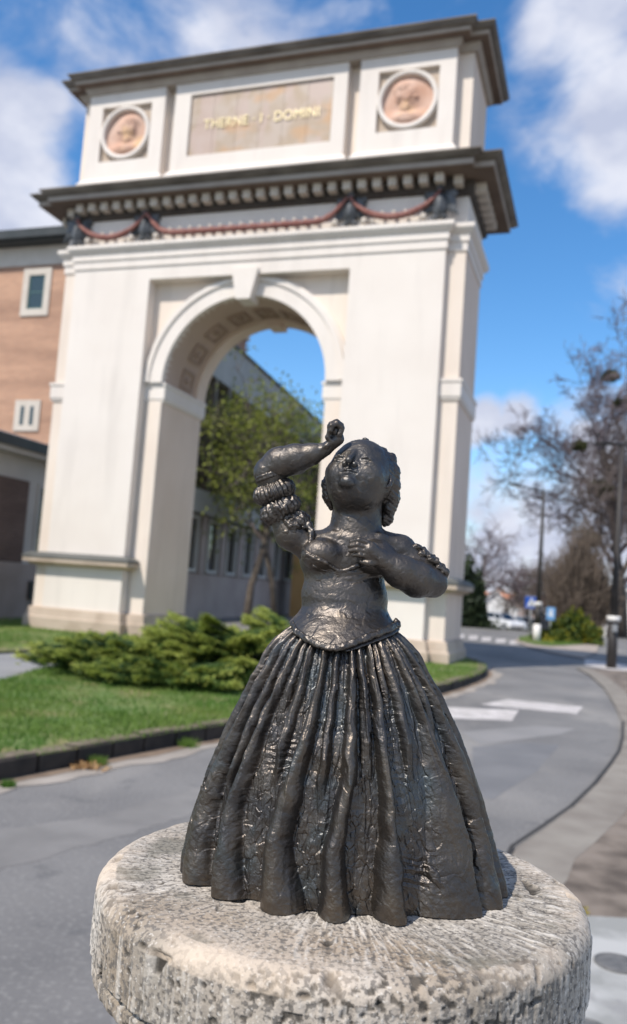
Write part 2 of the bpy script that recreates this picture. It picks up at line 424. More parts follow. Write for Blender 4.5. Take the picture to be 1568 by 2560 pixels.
# the left edge of the road: foot of the kerb, round the tip of the lawn
kerb_px = [(0,1954),(90,1936),(179,1919),(268,1900),(358,1883),(450,1866),(541,1851),(700,1824),(850,1795),(1000,1763),(1080,1742),(1122,1730),(1160,1718),(1190,1706),(1208,1697),(1216,1688),(1215,1679),(1205,1671),(1190,1664)]
kerb = line(kerb_px)
d0 = (kerb[0] - kerb[3]).normalized()
kerb = [kerb[0] + d0 * 9] + kerb
tail = [Vector((3.2, 19.6)), Vector((2.3, 21.4)), Vector((.5, 22.4)), Vector((-3.2, 23.0)), Vector((-6.6, 24.0))]
rr = line([(1262,2175),(1290,2130),(1355,2085),(1434,2026),(1490,1970),(1527,1922),(1550,1885),(1558,1850),(1556,1808),(1538,1766),(1510,1722),(1475,1690),(1440,1671)])
r0 = (rr[0] - rr[2]).normalized()
rr = [rr[0] + r0 * 2.6, rr[0] + r0*1.2] + rr
road = [kerb[0] + Vector((0, -9)), Vector((rr[0].x, kerb[0].y - 9))] + rr + [Vector((30, 20.2)), Vector((60, 20)), Vector((60, 41)), Vector((-30, 37)), Vector((-30, 24))] + tail[::-1] + kerb[::-1]
import mathutils
def tri_sheet(name, poly, z, m, **k):
    t = mathutils.geometry.tessellate_polygon([[Vector((p[0], p[1], 0)) for p in poly]])
    fs = []
    for a, b, c in t:
        A, B, C_ = poly[a], poly[b], poly[c]
        if (B[0]-A[0])*(C_[1]-A[1]) - (B[1]-A[1])*(C_[0]-A[0]) < 0: b, c = c, b
        fs.append((a, b, c))
    return link_mesh(name, [(p[0], p[1], z) for p in poly], fs, m, **k)
tri_sheet('road', road, 0.0, m_asph, kind='structure')
# pavement on the right of the road
pv = rr + [Vector((30, 20.2)), Vector((40, 10)), Vector((30, -6)), Vector((rr[0].x, -6))]
tri_sheet('pavement', pv, .02, m_pave, kind='structure')
def strip(name, pts, w0, w1, z, m, **k):
    V = []; Fs = []
    for i, p in enumerate(pts):
        t = (pts[min(i+1, len(pts)-1)] - pts[max(i-1, 0)]).normalized(); n = Vector((t.y, -t.x))
        a = p + n * w0; b = p + n * w1; V += [(a.x, a.y, z), (b.x, b.y, z)]
    for i in range(len(pts)-1): Fs.append((2*i, 2*i+1, 2*i+3, 2*i+2))
    return link_mesh(name, V, Fs, m, **k)
strip('gutter', rr, .0, .30, .0215, m_gut, kind='structure')
m_crack = mat('tar_joint', (.03,.028,.027), None, rough=.9)
jw = [p + Vector((random.uniform(-.012,.012), random.uniform(-.012,.012))) for p in rr[:11]]
strip('road_joint', jw, -.022, .004, .03, m_crack, kind='structure')
tri_sheet('paving', [Vector(p) for p in ((.2, -3), (9, -3), (9, 3.75), (2.4, 3.72), (1.2, 3.68), (.2, 3.62))], .030, m_conc, kind='structure')
# lawns
pf = line([(-40,1741),(87,1700),(200,1672)]); 
lawn_front = kerb + tail[:2] + [Vector((2.0, 19.0)), Vector((-1.2, 14.2))] + pf[::-1] + [kerb[0] + Vector((-3, 4))]
KH = .13
inner = [p for p in kerb]
lawn_obj = tri_sheet('lawn', lawn_front, KH - .01, m_lawn, kind='structure')
far_lawn = line([(-60,1644),(150,1633),(330,1612)]) + [Vector((3.0, 19.3)), Vector((2.3, 21.4)), Vector((-3.5, 22.9)), Vector((-7.1, 23.5)), Vector((-7.4, 20.5)), Vector((-8.4, 14.0))]
tri_sheet('lawn', far_lawn, .07, m_lawn, kind='structure')
tri_sheet('path', [Vector((-12, 8)), Vector((-6, 8.4)), pf[0], pf[1], pf[2], Vector((-1.2, 14.2)), Vector((2.6,19.0)), Vector((1.0, 19.0))] + line([(330,1612),(150,1633),(-60,1644)]) + [Vector((-12, 12.5))], .05, m_path, kind='structure')
strip('path_edge', line([(330,1612),(150,1633),(70,1638),(-60,1644)])[::-1], -.02, .10, .10, m_kerbtop, kind='structure')

def kerb_run(pts, h, name='kerb'):
    # blocks with open joints, a rough top
    L_ = [0]
    for i in range(1, len(pts)): L_.append(L_[-1] + (pts[i] - pts[i-1]).length)
    def at(s):
        for i in range(1, len(pts)):
            if s <= L_[i]: return pts[i-1].lerp(pts[i], (s - L_[i-1]) / (L_[i] - L_[i-1]))
        return pts[-1]
    a = MB(); b = MB(); s = 0
    while s < L_[-1] - .1:
        l = min(.36 + random.uniform(-.03, .03), L_[-1] - s); p, q = at(s + .012), at(s + l - .012); t = (q - p).normalized(); n = Vector((-t.y, t.x))
        hh = h + random.uniform(-.008, .008); off = random.uniform(-.008, .008)
        A = p + n * off; B = q + n * off; C_ = B + n * .14; D = A + n * .14
        V = [(A.x, A.y, 0), (B.x, B.y, 0), (C_.x, C_.y, 0), (D.x, D.y, 0)]; A2 = A + n*.018; B2 = B + n*.018
        V += [(A.x, A.y, hh-.02), (B.x, B.y, hh-.02), (C_.x, C_.y, hh), (D.x, D.y, hh), (A2.x, A2.y, hh), (B2.x, B2.y, hh)]
        a.add(V, [(0,1,5,4),(1,2,6,9,5),(2,3,7,6),(3,0,4,8,7),(4,5,9,8)])
        b.add([(A2.x,A2.y,hh),(B2.x,B2.y,hh),(C_.x,C_.y,hh),(D.x,D.y,hh)], [(0,1,2,3)])
        s += l
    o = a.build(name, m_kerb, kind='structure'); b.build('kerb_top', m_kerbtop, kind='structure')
    strip('kerb_bed', pts, -.02, -.10, h * .55, m_kerb, kind='structure')
kerb_run([Vector(p) for p in kerb] + tail[:1], KH)
# soil and dust gathered along the foot of the kerb
def ragged(pts, w, z, m, name):
    V = []; Fs = []; P2 = []
    for i in range(len(pts)-1):
        n = max(2, int((pts[i+1]-pts[i]).length / .12))
        for k in range(n): P2.append(pts[i].lerp(pts[i+1], k/n))
    for i, p in enumerate(P2):
        t = (P2[min(i+1, len(P2)-1)] - P2[max(i-1, 0)]).normalized(); n = Vector((t.y, -t.x))
        a = p - n * .01; b = p + n * w * (.9 + .25 * math.sin(i*.7) * math.sin(i*.23+1) + .25 * random.random()); V += [(a.x, a.y, z), (b.x, b.y, z)]
    for i in range(len(P2)-1): Fs.append((2*i, 2*i+1, 2*i+3, 2*i+2))
    return link_mesh(name, V, Fs, m, kind='structure')
m_dust = mat('gutter_dust', (.27,.235,.20), (.36,.32,.28), scale=2.5, rough=1, bump=.4, bscale=60)
ragged([Vector(p) for p in kerb], .24, .004, m_dust, 'gutter_dust')
ragged([Vector(p) for p in kerb], .10, .008, m_soil, 'gutter_soil')

def quad_px(name, pts, z, m, **k):
    P_ = [G(x, y, 0) for x, y in pts]
    return link_mesh(name, [(p.x, p.y, z) for p in P_], [(3,2,1,0)], m, **k)
marks = MB()
def mark(pts):
    P_ = [G(x, y, 0) for x, y in pts]; marks.add([(p.x, p.y, .0025) for p in P_], [(3,2,1,0)])
mark([(1110,1768),(1297,1776),(1280,1802),(1110,1796)])
mark([(1200,1762),(1268,1749),(1458,1767),(1442,1785)])
for (x, y, w) in ((1116,1588,24),(1150,1591,24),(1183,1594,24),(1216,1598,25),(1252,1602,26),(1288,1606,28)):
    mark([(x-w*.42, y-5), (x+w*.5, y-5), (x+w*.42, y+5), (x-w*.5, y+5)])
mark([(1462,1647),(1568,1662),(1590,1688),(1462,1663)])
marks.build('road_marking', m_paint, kind='structure')
m_patch = mat('road_patch', (.135,.135,.14), (.18,.178,.18), scale=1.5, rough=.9, bump=.4, bscale=80)
m_patch3 = mat('dusty_road_patch', (.155,.148,.142), (.215,.205,.195), scale=2.5, rough=.95, bump=.4, bscale=80)
m_patch2 = mat('pale_road_patch', (.20,.195,.19), (.25,.24,.235), scale=1.2, rough=.9, bump=.4, bscale=80)
pt = MB()
def patch(b, pts, z): 
    P_ = [G(x, y, 0) for x, y in pts]; b.add([(p.x, p.y, z) for p in P_], [tuple(range(len(P_)))[::-1]])
patch(pt, [(1180,1868),(1290,1856),(1400,1862),(1340,1930),(1230,2000),(1190,1990)], .0012)
pt.build('road_patch', m_patch, kind='structure')
def soft_patch(pts, z, m, name):
    P_ = [G(x, y, 0) for x, y in pts]; out = []
    for i in range(len(P_)):
        a, c = P_[i], P_[(i+1) % len(P_)]
        for k in range(10):
            q = a.lerp(c, k/10); out.append((q.x + random.uniform(-.02,.02), q.y + random.uniform(-.025,.025)))
    tri_sheet(name, out, z, m, kind='structure')
soft_patch([(-60,2085),(250,2040),(480,1975),(700,1930),(690,1965),(470,2040),(260,2105),(-60,2190)], .0013, m_patch3, 'road_patch')
pt = MB()
patch(pt, [(1150,1830),(1330,1815),(1440,1822),(1400,1836),(1200,1862)], .0014)
pt.build('road_patch', m_patch2, kind='structure')
def crack(pts, w, seed):
    r = random.Random(seed); V = []; Fs = []; P2 = []
    P_ = [G(x, y, 0) for x, y in pts]
    for i in range(len(P_)-1):
        for k in range(10): q = P_[i].lerp(P_[i+1], k/10); P2.append(Vector((q.x + r.uniform(-.03,.03), q.y + r.uniform(-.04,.04))))
    for i, q in enumerate(P2):
        t = (P2[min(i+1, len(P2)-1)] - P2[max(i-1, 0)]).normalized(); n = Vector((-t.y, t.x)) * w * r.uniform(.4, 1.4); V += [(q.x+n.x, q.y+n.y, .0045), (q.x-n.x, q.y-n.y, .0045)]
    for i in range(len(P2)-1): Fs.append((2*i+1, 2*i+3, 2*i+2, 2*i))
    link_mesh('road_crack', V, Fs, m_crack, kind='structure')
# side-street island
m_dirt = mat('trodden_dirt', (.30,.25,.21), (.40,.34,.29), scale=1.5, rough=1)
isl = [G(x, y).xy for x, y in ((1292,1598),(1288,1606),(1330,1622),(1380,1634),(1460,1648),(1490,1634),(1500,1612),(1490,1592),(1330,1586))]
tri_sheet('island', isl[::-1] if False else isl, .03, m_dirt, kind='structure')
isg = [G(x, y).xy for x, y in ((1297,1598),(1296,1604),(1335,1614),(1375,1618),(1420,1616),(1485,1612),(1484,1594),(1335,1588))]
tri_sheet('lawn', isg, .045, m_lawn, kind='structure')

# ================================================================== THE TRIUMPHAL ARCH
A_YAW, AX, AY = -.3281, -1.75, 17.06
arch = empty('triumphal_arch', (AX, AY, 0), A_YAW, label='cream plastered triumphal arch with dark cornices, garlands and a stone plaque, standing behind the statuette', cat='arch')
ca_, sa_ = math.cos(A_YAW), math.sin(A_YAW)
def aw(u, d, z=0): return Vector((AX + u*ca_ - d*sa_, AY + u*sa_ + d*ca_, z))
def plaster(name, c1, c2, **k):
    m = mat(name, c1, c2, scale=.8, rough=.9, bump=.15, bscale=30, dist=.004, **k)
    add_layer(m, 'noise', tuple(x * .84 for x in c1), 1.3, .54, .75, (1.5,1.5,.25), .6)
    add_layer(m, 'noise', tuple(x * .74 for x in c1), 5.0, .60, .74, (1.6,1.6,.10), .22)
    return m
m_white = plaster('white_plaster', (.72,.655,.595), (.765,.705,.645))
m_cream = plaster('cream_plaster', (.72,.62,.53), (.77,.68,.59))
m_side = plaster('shade_tinted_plaster', (.70,.56,.45), (.76,.62,.51))  # warm bounce on the shaded faces put into the plaster colour
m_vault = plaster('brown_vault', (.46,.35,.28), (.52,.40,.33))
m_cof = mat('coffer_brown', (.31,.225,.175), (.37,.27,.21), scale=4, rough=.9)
m_base = mat('base_stone', (.42,.335,.26), (.50,.41,.33), scale=2.5, rough=.9, bump=.3, bscale=20)
add_layer(m_base, 'noise', (.30,.24,.19), 1.4, .55, .7, (1,1,1), .6)
m_dark = mat('weathered_cornice', (.10,.084,.071), (.20,.175,.15), scale=2.0, rough=.85, bump=.3, bscale=15, stretch=(.6,1,3))
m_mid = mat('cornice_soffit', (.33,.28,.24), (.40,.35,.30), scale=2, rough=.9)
m_shadow = mat('shadow_dark_bed', (.05,.04,.034), (.08,.065,.055), scale=3, rough=.95)  # near-black colour paints the shade in the gaps behind the dentils
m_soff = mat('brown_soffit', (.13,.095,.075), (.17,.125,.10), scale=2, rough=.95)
m_dent = mat('dentil_stone', (.56,.49,.42), (.66,.59,.51), scale=6, rough=.9)
m_cap = mat('slate_cap', (.085,.088,.083), (.14,.14,.13), scale=2, rough=.8, stretch=(.5,1,2))
UL, UR, SL, SR, DB = -4.13, 4.13, -4.49, 4.49, 2.15; DS = .17; DR = .30
OPN, SPZ = 1.83, 5.44            # half width of the opening, springing height

def outline(ds=DS, off=0.0):
    return [(SL, DS), (UL, DS), (UL, 0), (UR, 0), (UR, DS), (SR, DS), (SR, DB), (SL, DB)]
def sweep(name, prof, poly, m, closed=True, capends=True):
    """run a moulding (offset, z) round a rectilinear plan given counter-clockwise seen from above"""
    n = len(poly); nr = []
    for i in range(n):
        a = Vector(poly[i]); b = Vector(poly[(i+1) % n]); t = (b - a).normalized(); nr.append(Vector((t.y, -t.x)))
    V = []; Fs = []; m_ = len(prof)
    for i in range(n):
        n0, n1 = nr[i-1], nr[i]
        if not closed and i == 0: o = n1
        elif not closed and i == n-1: o = n0
        else: o = n0 + n1 if abs(n0.dot(n1)) < .5 else n0
        for off, z in prof: V.append((poly[i][0] + o.x*off, poly[i][1] + o.y*off, z))
    for i in range(n if closed else n-1):
        j = (i+1) % n
        for k in range(m_-1): Fs.append((i*m_+k, j*m_+k, j*m_+k+1, i*m_+k+1))
    if closed:
        Fs.append(tuple(i*m_ + m_-1 for i in range(n))); Fs.append(tuple(i*m_ for i in range(n))[::-1])
    else:
        Fs.append(tuple(range(m_))[::-1]); Fs.append(tuple((n-1)*m_+k for k in range(m_)))
    return link_mesh(name, V, Fs, m, arch)
FULL = outline()

# --- wall with the vaulted passage
def wall_body():
    mb = MB(); z1 = 8.0; nseg = 40
    for sgn in (-1, 1):
        a, b = (SL, -OPN) if sgn < 0 else (OPN, SR)
        mb.box(a, b, DR, DB, .0, SPZ)
    xs = [(-OPN*math.cos(math.pi*i/nseg), SPZ + OPN*math.sin(math.pi*i/nseg)) for i in range(nseg+1)]
    V = []; Fs = []
    for d in (DR, DB):
        b0 = len(V)
        for (x, z) in xs: V += [(x, d, z), (x, d, z1)]
        for i in range(nseg):
            f = (b0+2*i, b0+2*i+2, b0+2*i+3, b0+2*i+1); Fs.append(f if d == DR else f[::-1])
    mb.add(V, Fs)
    mb.box(SL, -OPN, DR, DB, SPZ, z1); mb.box(OPN, SR, DR, DB, SPZ, z1)
    mb.build('recessed_wall', m_cream, arch)
    v = MB(); V = []; Fs = []
    dd = [DR+.002, DB-.002]
    for d in dd:
        for (x, z) in xs: V.append((x, d, z))
    n = nseg+1
    for i in range(nseg): Fs.append((i, n+i, n+i+1, i+1))
    v.add(V, Fs)
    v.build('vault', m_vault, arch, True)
wall_body()
# coffers of the vault: nine sunk squares with a rosette
def cofs():
    for q in range(9):
        a0 = math.pi * (q + .5) / 9
        mb = MB()
        def P(a, r, d): return (-(OPN - r) * math.cos(a), d, SPZ + (OPN - r) * math.sin(a))
        ha = .118; dm = (DR + DB)/2 + .02; hd = .27
        def arcbar(aa, ab, d0, d1, r):
            n = 5; V = []; 
            for k in range(n+1):
                a = aa + (ab-aa)*k/n
                V += [P(a, 0, d0), P(a, r, d0), P(a, r, d1), P(a, 0, d1)]
            Fs = []
            for k in range(n):
                for e in range(4): Fs.append((4*k+e, 4*k+(e+1)%4, 4*k+4+(e+1)%4, 4*k+4+e))
            Fs += [(0,1,2,3),(4*n+3,4*n+2,4*n+1,4*n)]
            mb.add(V, Fs)
        w = .055; wa = w/OPN
        arcbar(a0-ha, a0+ha, dm-hd, dm-hd+w, .045); arcbar(a0-ha, a0+ha, dm+hd-w, dm+hd, .045)
        arcbar(a0-ha, a0-ha+wa, dm-hd+w+.001, dm+hd-w-.001, .045); arcbar(a0+ha-wa, a0+ha, dm-hd+w+.001, dm+hd-w-.001, .045)
        c = P(a0, .012, dm); mb.ell(c, (.10,.10,.05) if abs(math.cos(a0)) < .7 else (.05,.10,.10), 10, 6)
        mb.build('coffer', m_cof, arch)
    # rib at the rear and front of the vault
    for d0, d1, r in ((DB-.42, DB-.004, .07),):
        mb = MB(); V = []; n = 40
        for k in range(n+1):
            a = math.pi*k/n
            for (rr_, d) in ((-.01, d0), (r, d0), (r, d1), (-.01, d1)): V.append((-(OPN-rr_)*math.cos(a), d, SPZ + (OPN-rr_)*math.sin(a)))
        Fs = [(4*k+e, 4*k+(e+1)%4, 4*k+4+(e+1)%4, 4*k+4+e) for k in range(n) for e in range(4)]
        mb.add(V, Fs); mb.box(-.16, .16, DB-.44, DB+.03, SPZ+OPN-.17, SPZ+OPN+.10)
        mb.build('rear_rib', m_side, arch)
cofs()
# side skins and passage reveals, pinker to paint warm bounce light into their shade
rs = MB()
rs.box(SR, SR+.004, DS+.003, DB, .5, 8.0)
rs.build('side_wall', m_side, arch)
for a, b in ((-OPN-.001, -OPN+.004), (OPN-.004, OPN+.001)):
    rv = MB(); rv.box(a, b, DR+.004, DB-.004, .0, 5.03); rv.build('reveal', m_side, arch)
# --- outer strips and main piers
for a, b in ((SL, UL), (UR, SR)):
    s = MB(); s.box(a, b-.001 if a < 0 else b, DS, DR-.001, .5, 8.0) if a < 0 else s.box(a+.001, b, DS, DR-.001, .5, 8.0)
    s.build('corner_strip', m_cream, arch)
for a, b in ((UL, -2.24), (2.24, UR)):
    s = MB(); s.box(a, b, 0, DR-.001, .5, 7.66); s.build('pier', m_white, arch)
s = MB(); s.box(UL, UR, 0, DR-.001, 7.66, 8.0); s.build('lintel_band', m_white, arch)
# --- archivolt: three stepped rings
for k, (r0_, r1_, dep) in enumerate(((0, .30, .13), (.30, .40, .17), (.40, .455, .10))):
    mb = MB(); V = []; n = 48
    for i in range(n+1):
        a = math.pi*i/n
        for (r, d) in ((OPN+r0_, DR+.02 if r0_ else DR+.1), (OPN+r0_, DR-dep), (OPN+r1_, DR-dep), (OPN+r1_, DR+.02)):
            V.append((-r*math.cos(a), d, SPZ + r*math.sin(a)))
    Fs = [(4*i+e, 4*i+4+e, 4*i+4+(e+1)%4, 4*i+(e+1)%4) for i in range(n) for e in range(4)]
    mb.add(V, Fs); mb.build('archivolt', m_white, arch)
k_ = MB()
V = [(-.155,-.06,7.12),(.155,-.06,7.12),(.30,-.06,7.77),(-.30,-.06,7.77),(-.155,DR+.1,7.12),(.155,DR+.1,7.12),(.30,DR+.1,7.77),(-.30,DR+.1,7.77)]
k_.add(V, [(0,1,2,3),(5,4,7,6),(4,0,3,7),(1,5,6,2),(4,5,1,0),(3,2,6,7)]); k_.build('keystone', m_white, arch)
# --- imposts: bands at springing height, inside and on the corners
def boxes(name, lst, m):
    for b in lst:
        mb = MB(); mb.box(*b); mb.build(name, m, arch)
impost_prof = [(0,5.04),(.035,5.04),(.045,5.09),(.06,5.10),(.06,5.36),(.08,5.38),(.08,5.44),(0,5.44)]
sweep('impost', impost_prof, [(-2.238, DR), (-OPN, DR), (-OPN, DB), (-2.3, DB)], m_white, False)
sweep('impost', impost_prof, [(2.3, DB), (OPN, DB), (OPN, DR), (2.238, DR)], m_white, False)
sweep('impost', impost_prof, [(SL, DB), (SL, DS), (UL-.001, DS)], m_white, False)
sweep('impost', impost_prof, [(UR+.001, DS), (SR, DS), (SR, DB)], m_white, False)
# inner jamb strips under the imposts, slightly proud of the recess
for a, b in ((-2.18, -OPN-.002), (OPN+.002, 2.18)):
    s = MB(); s.box(a, b, DR-.05, DR+.02, .5, 5.035); s.build('jamb', m_cream, arch)
# --- pedestals of the piers: cap, dado, plinth
cap_prof = [(.0,1.40),(.10,1.42),(.14,1.46),(.22,1.48),(.22,1.56),(0,1.56)]
top_prof = [(.0,1.563),(.235,1.563),(.235,1.61),(.10,1.69),(0,1.69)]
pl_prof = [(.0,0),(.13,0),(.13,.30),(.10,.33),(.06,.50),(0,.52)]
for poly in ([(SL, DB), (SL, DS), (UL, DS), (UL, 0), (-2.24, 0), (-2.24, DR-.002)], [(2.24, DR-.002), (2.24, 0), (UR, 0), (UR, DS), (SR, DS), (SR, DB)]):
    sweep('pier_cap', cap_prof, poly, m_base, False); sweep('cap_slab', top_prof, poly, m_cap, False); 
for poly in ([(SL, DB), (SL, DS), (UL, DS), (UL, 0), (-2.24, 0), (-2.24, DR-.05), (-OPN, DR-.05), (-OPN, DB)], [(OPN, DB), (OPN, DR-.05), (2.24, DR-.05), (2.24, 0), (UR, 0), (UR, DS), (SR, DS), (SR, DB)]):
    sweep('plinth', [(x * (1.0 if True else 1), z) for x, z in pl_prof], poly, m_base, False)
# --- entablature
sweep('architrave', [(0,7.95),(.03,7.95),(.03,8.12),(.06,8.13),(.06,8.27),(.09,8.29),(.16,8.37),(.16,8.45),(0,8.47)], FULL, m_white)
sweep('frieze', [(0,8.46),(.0,9.12)], FULL, m_white)
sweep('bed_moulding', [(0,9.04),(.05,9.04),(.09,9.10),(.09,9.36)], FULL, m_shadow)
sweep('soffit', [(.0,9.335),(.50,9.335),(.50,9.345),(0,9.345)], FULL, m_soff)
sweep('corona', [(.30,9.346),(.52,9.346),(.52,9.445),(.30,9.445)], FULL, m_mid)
sweep('cornice', [(.0,9.447),(.53,9.447),(.54,9.46),(.59,9.48),(.65,9.535),(.67,9.545),(.67,9.575),(.2,9.66),(0,9.70)], FULL, m_dark)
dt = MB()
def dents(p0, p1, off, z0, z1, w=.165, gap=.135, dep=.22):
    p0 = Vector(p0); p1 = Vector(p1); t = (p1-p0).normalized(); n = Vector((t.y, -t.x)); Ln = (p1-p0).length; s = 0
    cnt = max(1, int(Ln/(w+gap))); st = Ln/cnt
    for i in range(cnt):
        a = p0 + t*(i*st + (st-w)/2) + n*(off-.01); b = a + t*w; c = b + n*dep; d = a + n*dep
        V = [(q.x,q.y,z0) for q in (a,d,c,b)] + [(q.x,q.y,z1) for q in (a,d,c,b)]
        dt.add(V, [(0,3,2,1),(4,5,6,7),(0,1,5,4),(1,2,6,5),(2,3,7,6),(3,0,4,7)])
for i in range(len(FULL)):
    a, b = FULL[i], FULL[(i+1)%len(FULL)]
    if (Vector(a)-Vector(b)).length > .3: dt = MB(); dents(a, b, .09, 9.165, 9.333); dt.build('dentil_course', m_dent, arch)
# --- attic
ATT = [(SL+.06, DS+.06), (SR-.06, DS+.06), (SR-.06, DB-.06), (SL+.06, DB-.06)]
sweep('attic_wall', [(0,9.6),(0,12.1)], ATT, m_cream)
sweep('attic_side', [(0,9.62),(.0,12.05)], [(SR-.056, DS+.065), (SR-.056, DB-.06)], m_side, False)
def panel(a, b, hole, name='attic_panel'):
    z0, z1 = 9.62, 12.1; d0, d1 = .0, DS+.07
    (ha, hb, hz0, hz1) = hole
    mb = MB(); mb.box(a, ha, d0, d1, z0, z1); mb.box(hb, b, d0, d1, z0, z1); mb.box(ha, hb, d0, d1, z0, hz0); mb.box(ha, hb, d0, d1, hz1, z1)
    mb.build(name, m_white, arch)
panel(-4.17, -2.25, (-3.82, -2.58, 10.43, 11.71)); panel(2.18, 4.13, (2.57, 3.80, 10.43, 11.71))
panel(-2.0, 1.92, (-1.62, 1.62, 10.36, 11.75))
for a, b, d in ((-4.17,-2.25,0), (-2.0,1.92,0), (2.18,4.13,0)):
    sweep('attic_base', [(0,9.84),(.10,9.84),(.10,9.93),(.06,9.97),(.03,10.03),(0,10.04)], [(a, DS+.05), (a, d), (b, d), (b, DS+.05)], m_white, False)
for a, b in ((4.135, SR-.06),):
    sweep('attic_base', [(0,9.84),(.10,9.84),(.10,9.93),(.06,9.97),(.03,10.03),(0,10.04)], [(4.135+.1, DS+.06), (SR-.06, DS+.06), (SR-.06, DB-.1)], m_cream, False)
AT2 = [(SL+.03, DS+.03), (-4.17, DS+.03), (-4.17, 0), (4.13, 0), (4.13, DS+.03), (SR-.03, DS+.03), (SR-.03, DB-.03), (SL+.03, DB-.03)]
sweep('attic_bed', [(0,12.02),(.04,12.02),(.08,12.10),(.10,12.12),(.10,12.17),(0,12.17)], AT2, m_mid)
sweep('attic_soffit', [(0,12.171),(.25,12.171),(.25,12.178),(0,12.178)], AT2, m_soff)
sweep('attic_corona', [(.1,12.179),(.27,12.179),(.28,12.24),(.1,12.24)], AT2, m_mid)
sweep('attic_cornice', [(0,12.242),(.29,12.242),(.30,12.255),(.34,12.27),(.385,12.335),(.40,12.345),(.40,12.375),(.0,12.46)], AT2, m_dark)
# plaque of stone slabs with gilt letters
m_plq = mat('plaque_marble', (.38,.285,.20), (.44,.355,.29), scale=1.6, rough=.45, spec=.5, mixlo=.42, mixhi=.56, detail=3)
add_layer(m_plq, 'noise', (.52,.27,.10), .9, .53, .62, (1,1,1.6), .55)
add_layer(m_plq, 'noise', (.47,.35,.31), .9, .50, .58, (2.2,1,1), .6)
s = MB()
for i in range(6):
    for j in range(2):
        a = -1.60 + i*3.2/6; z = 10.38 + j*.68; s.box(a+.003, a+3.2/6-.003, .045, .12, z+.003, z+.677)
plq = s.build('plaque', m_plq, arch)
s = MB(); s.box(-1.62, 1.62, .07, .2, 10.37, 11.74); s.build('plaque_bed', m_mid, arch)
m_gold = mat('gilt', (.78,.66,.40), None, rough=.4, metal=.3)
cu = bpy.data.curves.new('inscription', 'FONT'); cu.body = 'THERNE · I · DOMINI'; cu.size = .30; cu.extrude = .012; cu.align_x = 'CENTER'; cu.space_character = 1.06
to = bpy.data.objects.new('tmp', cu); COL.objects.link(to); bpy.context.view_layer.update()
me = bpy.data.meshes.new_from_object(to.evaluated_get(bpy.context.evaluated_depsgraph_get())); bpy.data.objects.remove(to)
me.materials.clear(); me.materials.append(m_gold)
io = bpy.data.objects.new('inscription', me); COL.objects.link(io); io.parent = plq; io.rotation_euler = (math.pi/2, 0, 0); io.location = (.04, .034, 10.95)
wd = max(v.co.x for v in me.vertices) - min(v.co.x for v in me.vertices); io.scale = (2.62/wd, 1, 1)
# medallions
m_terra = mat('rose_relief', (.52,.30,.21), (.62,.43,.34), scale=2.2, rough=.8)
add_layer(m_terra, 'noise', (.66,.42,.22), 1.6, .55, .65, (1,1,1), .7)
def medallion(cu_, flip):
    cz = 11.075; mb = MB(); n = 48; V = []
    prof = [(.52,.07),(.52,-.0),(.55,-.025),(.58,-.02),(.60,-.025),(.615,.0),(.615,.07)]
    for i in range(n):
        a = 2*math.pi*i/n
        for r, d in prof: V.append((cu_+r*math.cos(a), d, cz+r*math.sin(a)))
    m_ = len(prof)
    Fs = [(i*m_+k, i*m_+k+1, ((i+1)%n)*m_+k+1, ((i+1)%n)*m_+k) for i in range(n) for k in range(m_-1)]
    mb.add(V, Fs); fr = mb.build('medallion', m_white, arch, True)
    s = MB(); s.box(cu_-.62, cu_+.62, .09, .13, 10.44, 11.70); s.build('medallion_bed', m_base, fr)
    nr_, na = 44, 90; V = []
    R_, A_ = np.meshgrid(np.linspace(0, .525, nr_), np.linspace(0, 2*np.pi, na, endpoint=False), indexing='ij')
    x = R_*np.cos(A_)*flip; z = R_*np.sin(A_)
    def g(x0, z0, sx, sz, h): return h*np.clip(1.25*np.exp(-((x-x0)/sx)**2 - ((z-z0)/sz)**2), 0, 1)
    H = np.maximum.reduce([g(.02,.12,.20,.24,.12), g(-.15,.05,.07,.05,.09), g(.04,-.12,.12,.16,.09), g(.02,-.36,.34,.13,.10), g(.10,.25,.18,.14,.13), g(.18,.10,.08,.16,.12)])
    Pn = np.stack([x.ravel()*26, z.ravel()*26, 0*x.ravel()], 1)
    H = H + .012*fbm(Pn, 3, 3 if flip > 0 else 9).reshape(H.shape)*(H > .05)
    V = np.stack([cu_ + (R_*np.cos(A_)).ravel(), (.085 - H).ravel(), cz + z.ravel()], 1)
    i = np.arange(nr_-1)[:,None]*na; j = np.arange(na)[None,:]; j2 = (j+1) % na
    Q = np.stack([(i+j).ravel(), (i+na+j).ravel(), (i+na+j2).ravel(), (i+j2).ravel()], 1)[:, ::-1]
    link_mesh('relief', V, Q, m_terra, fr, True)
medallion(-3.205, 1); medallion(3.185, -1)
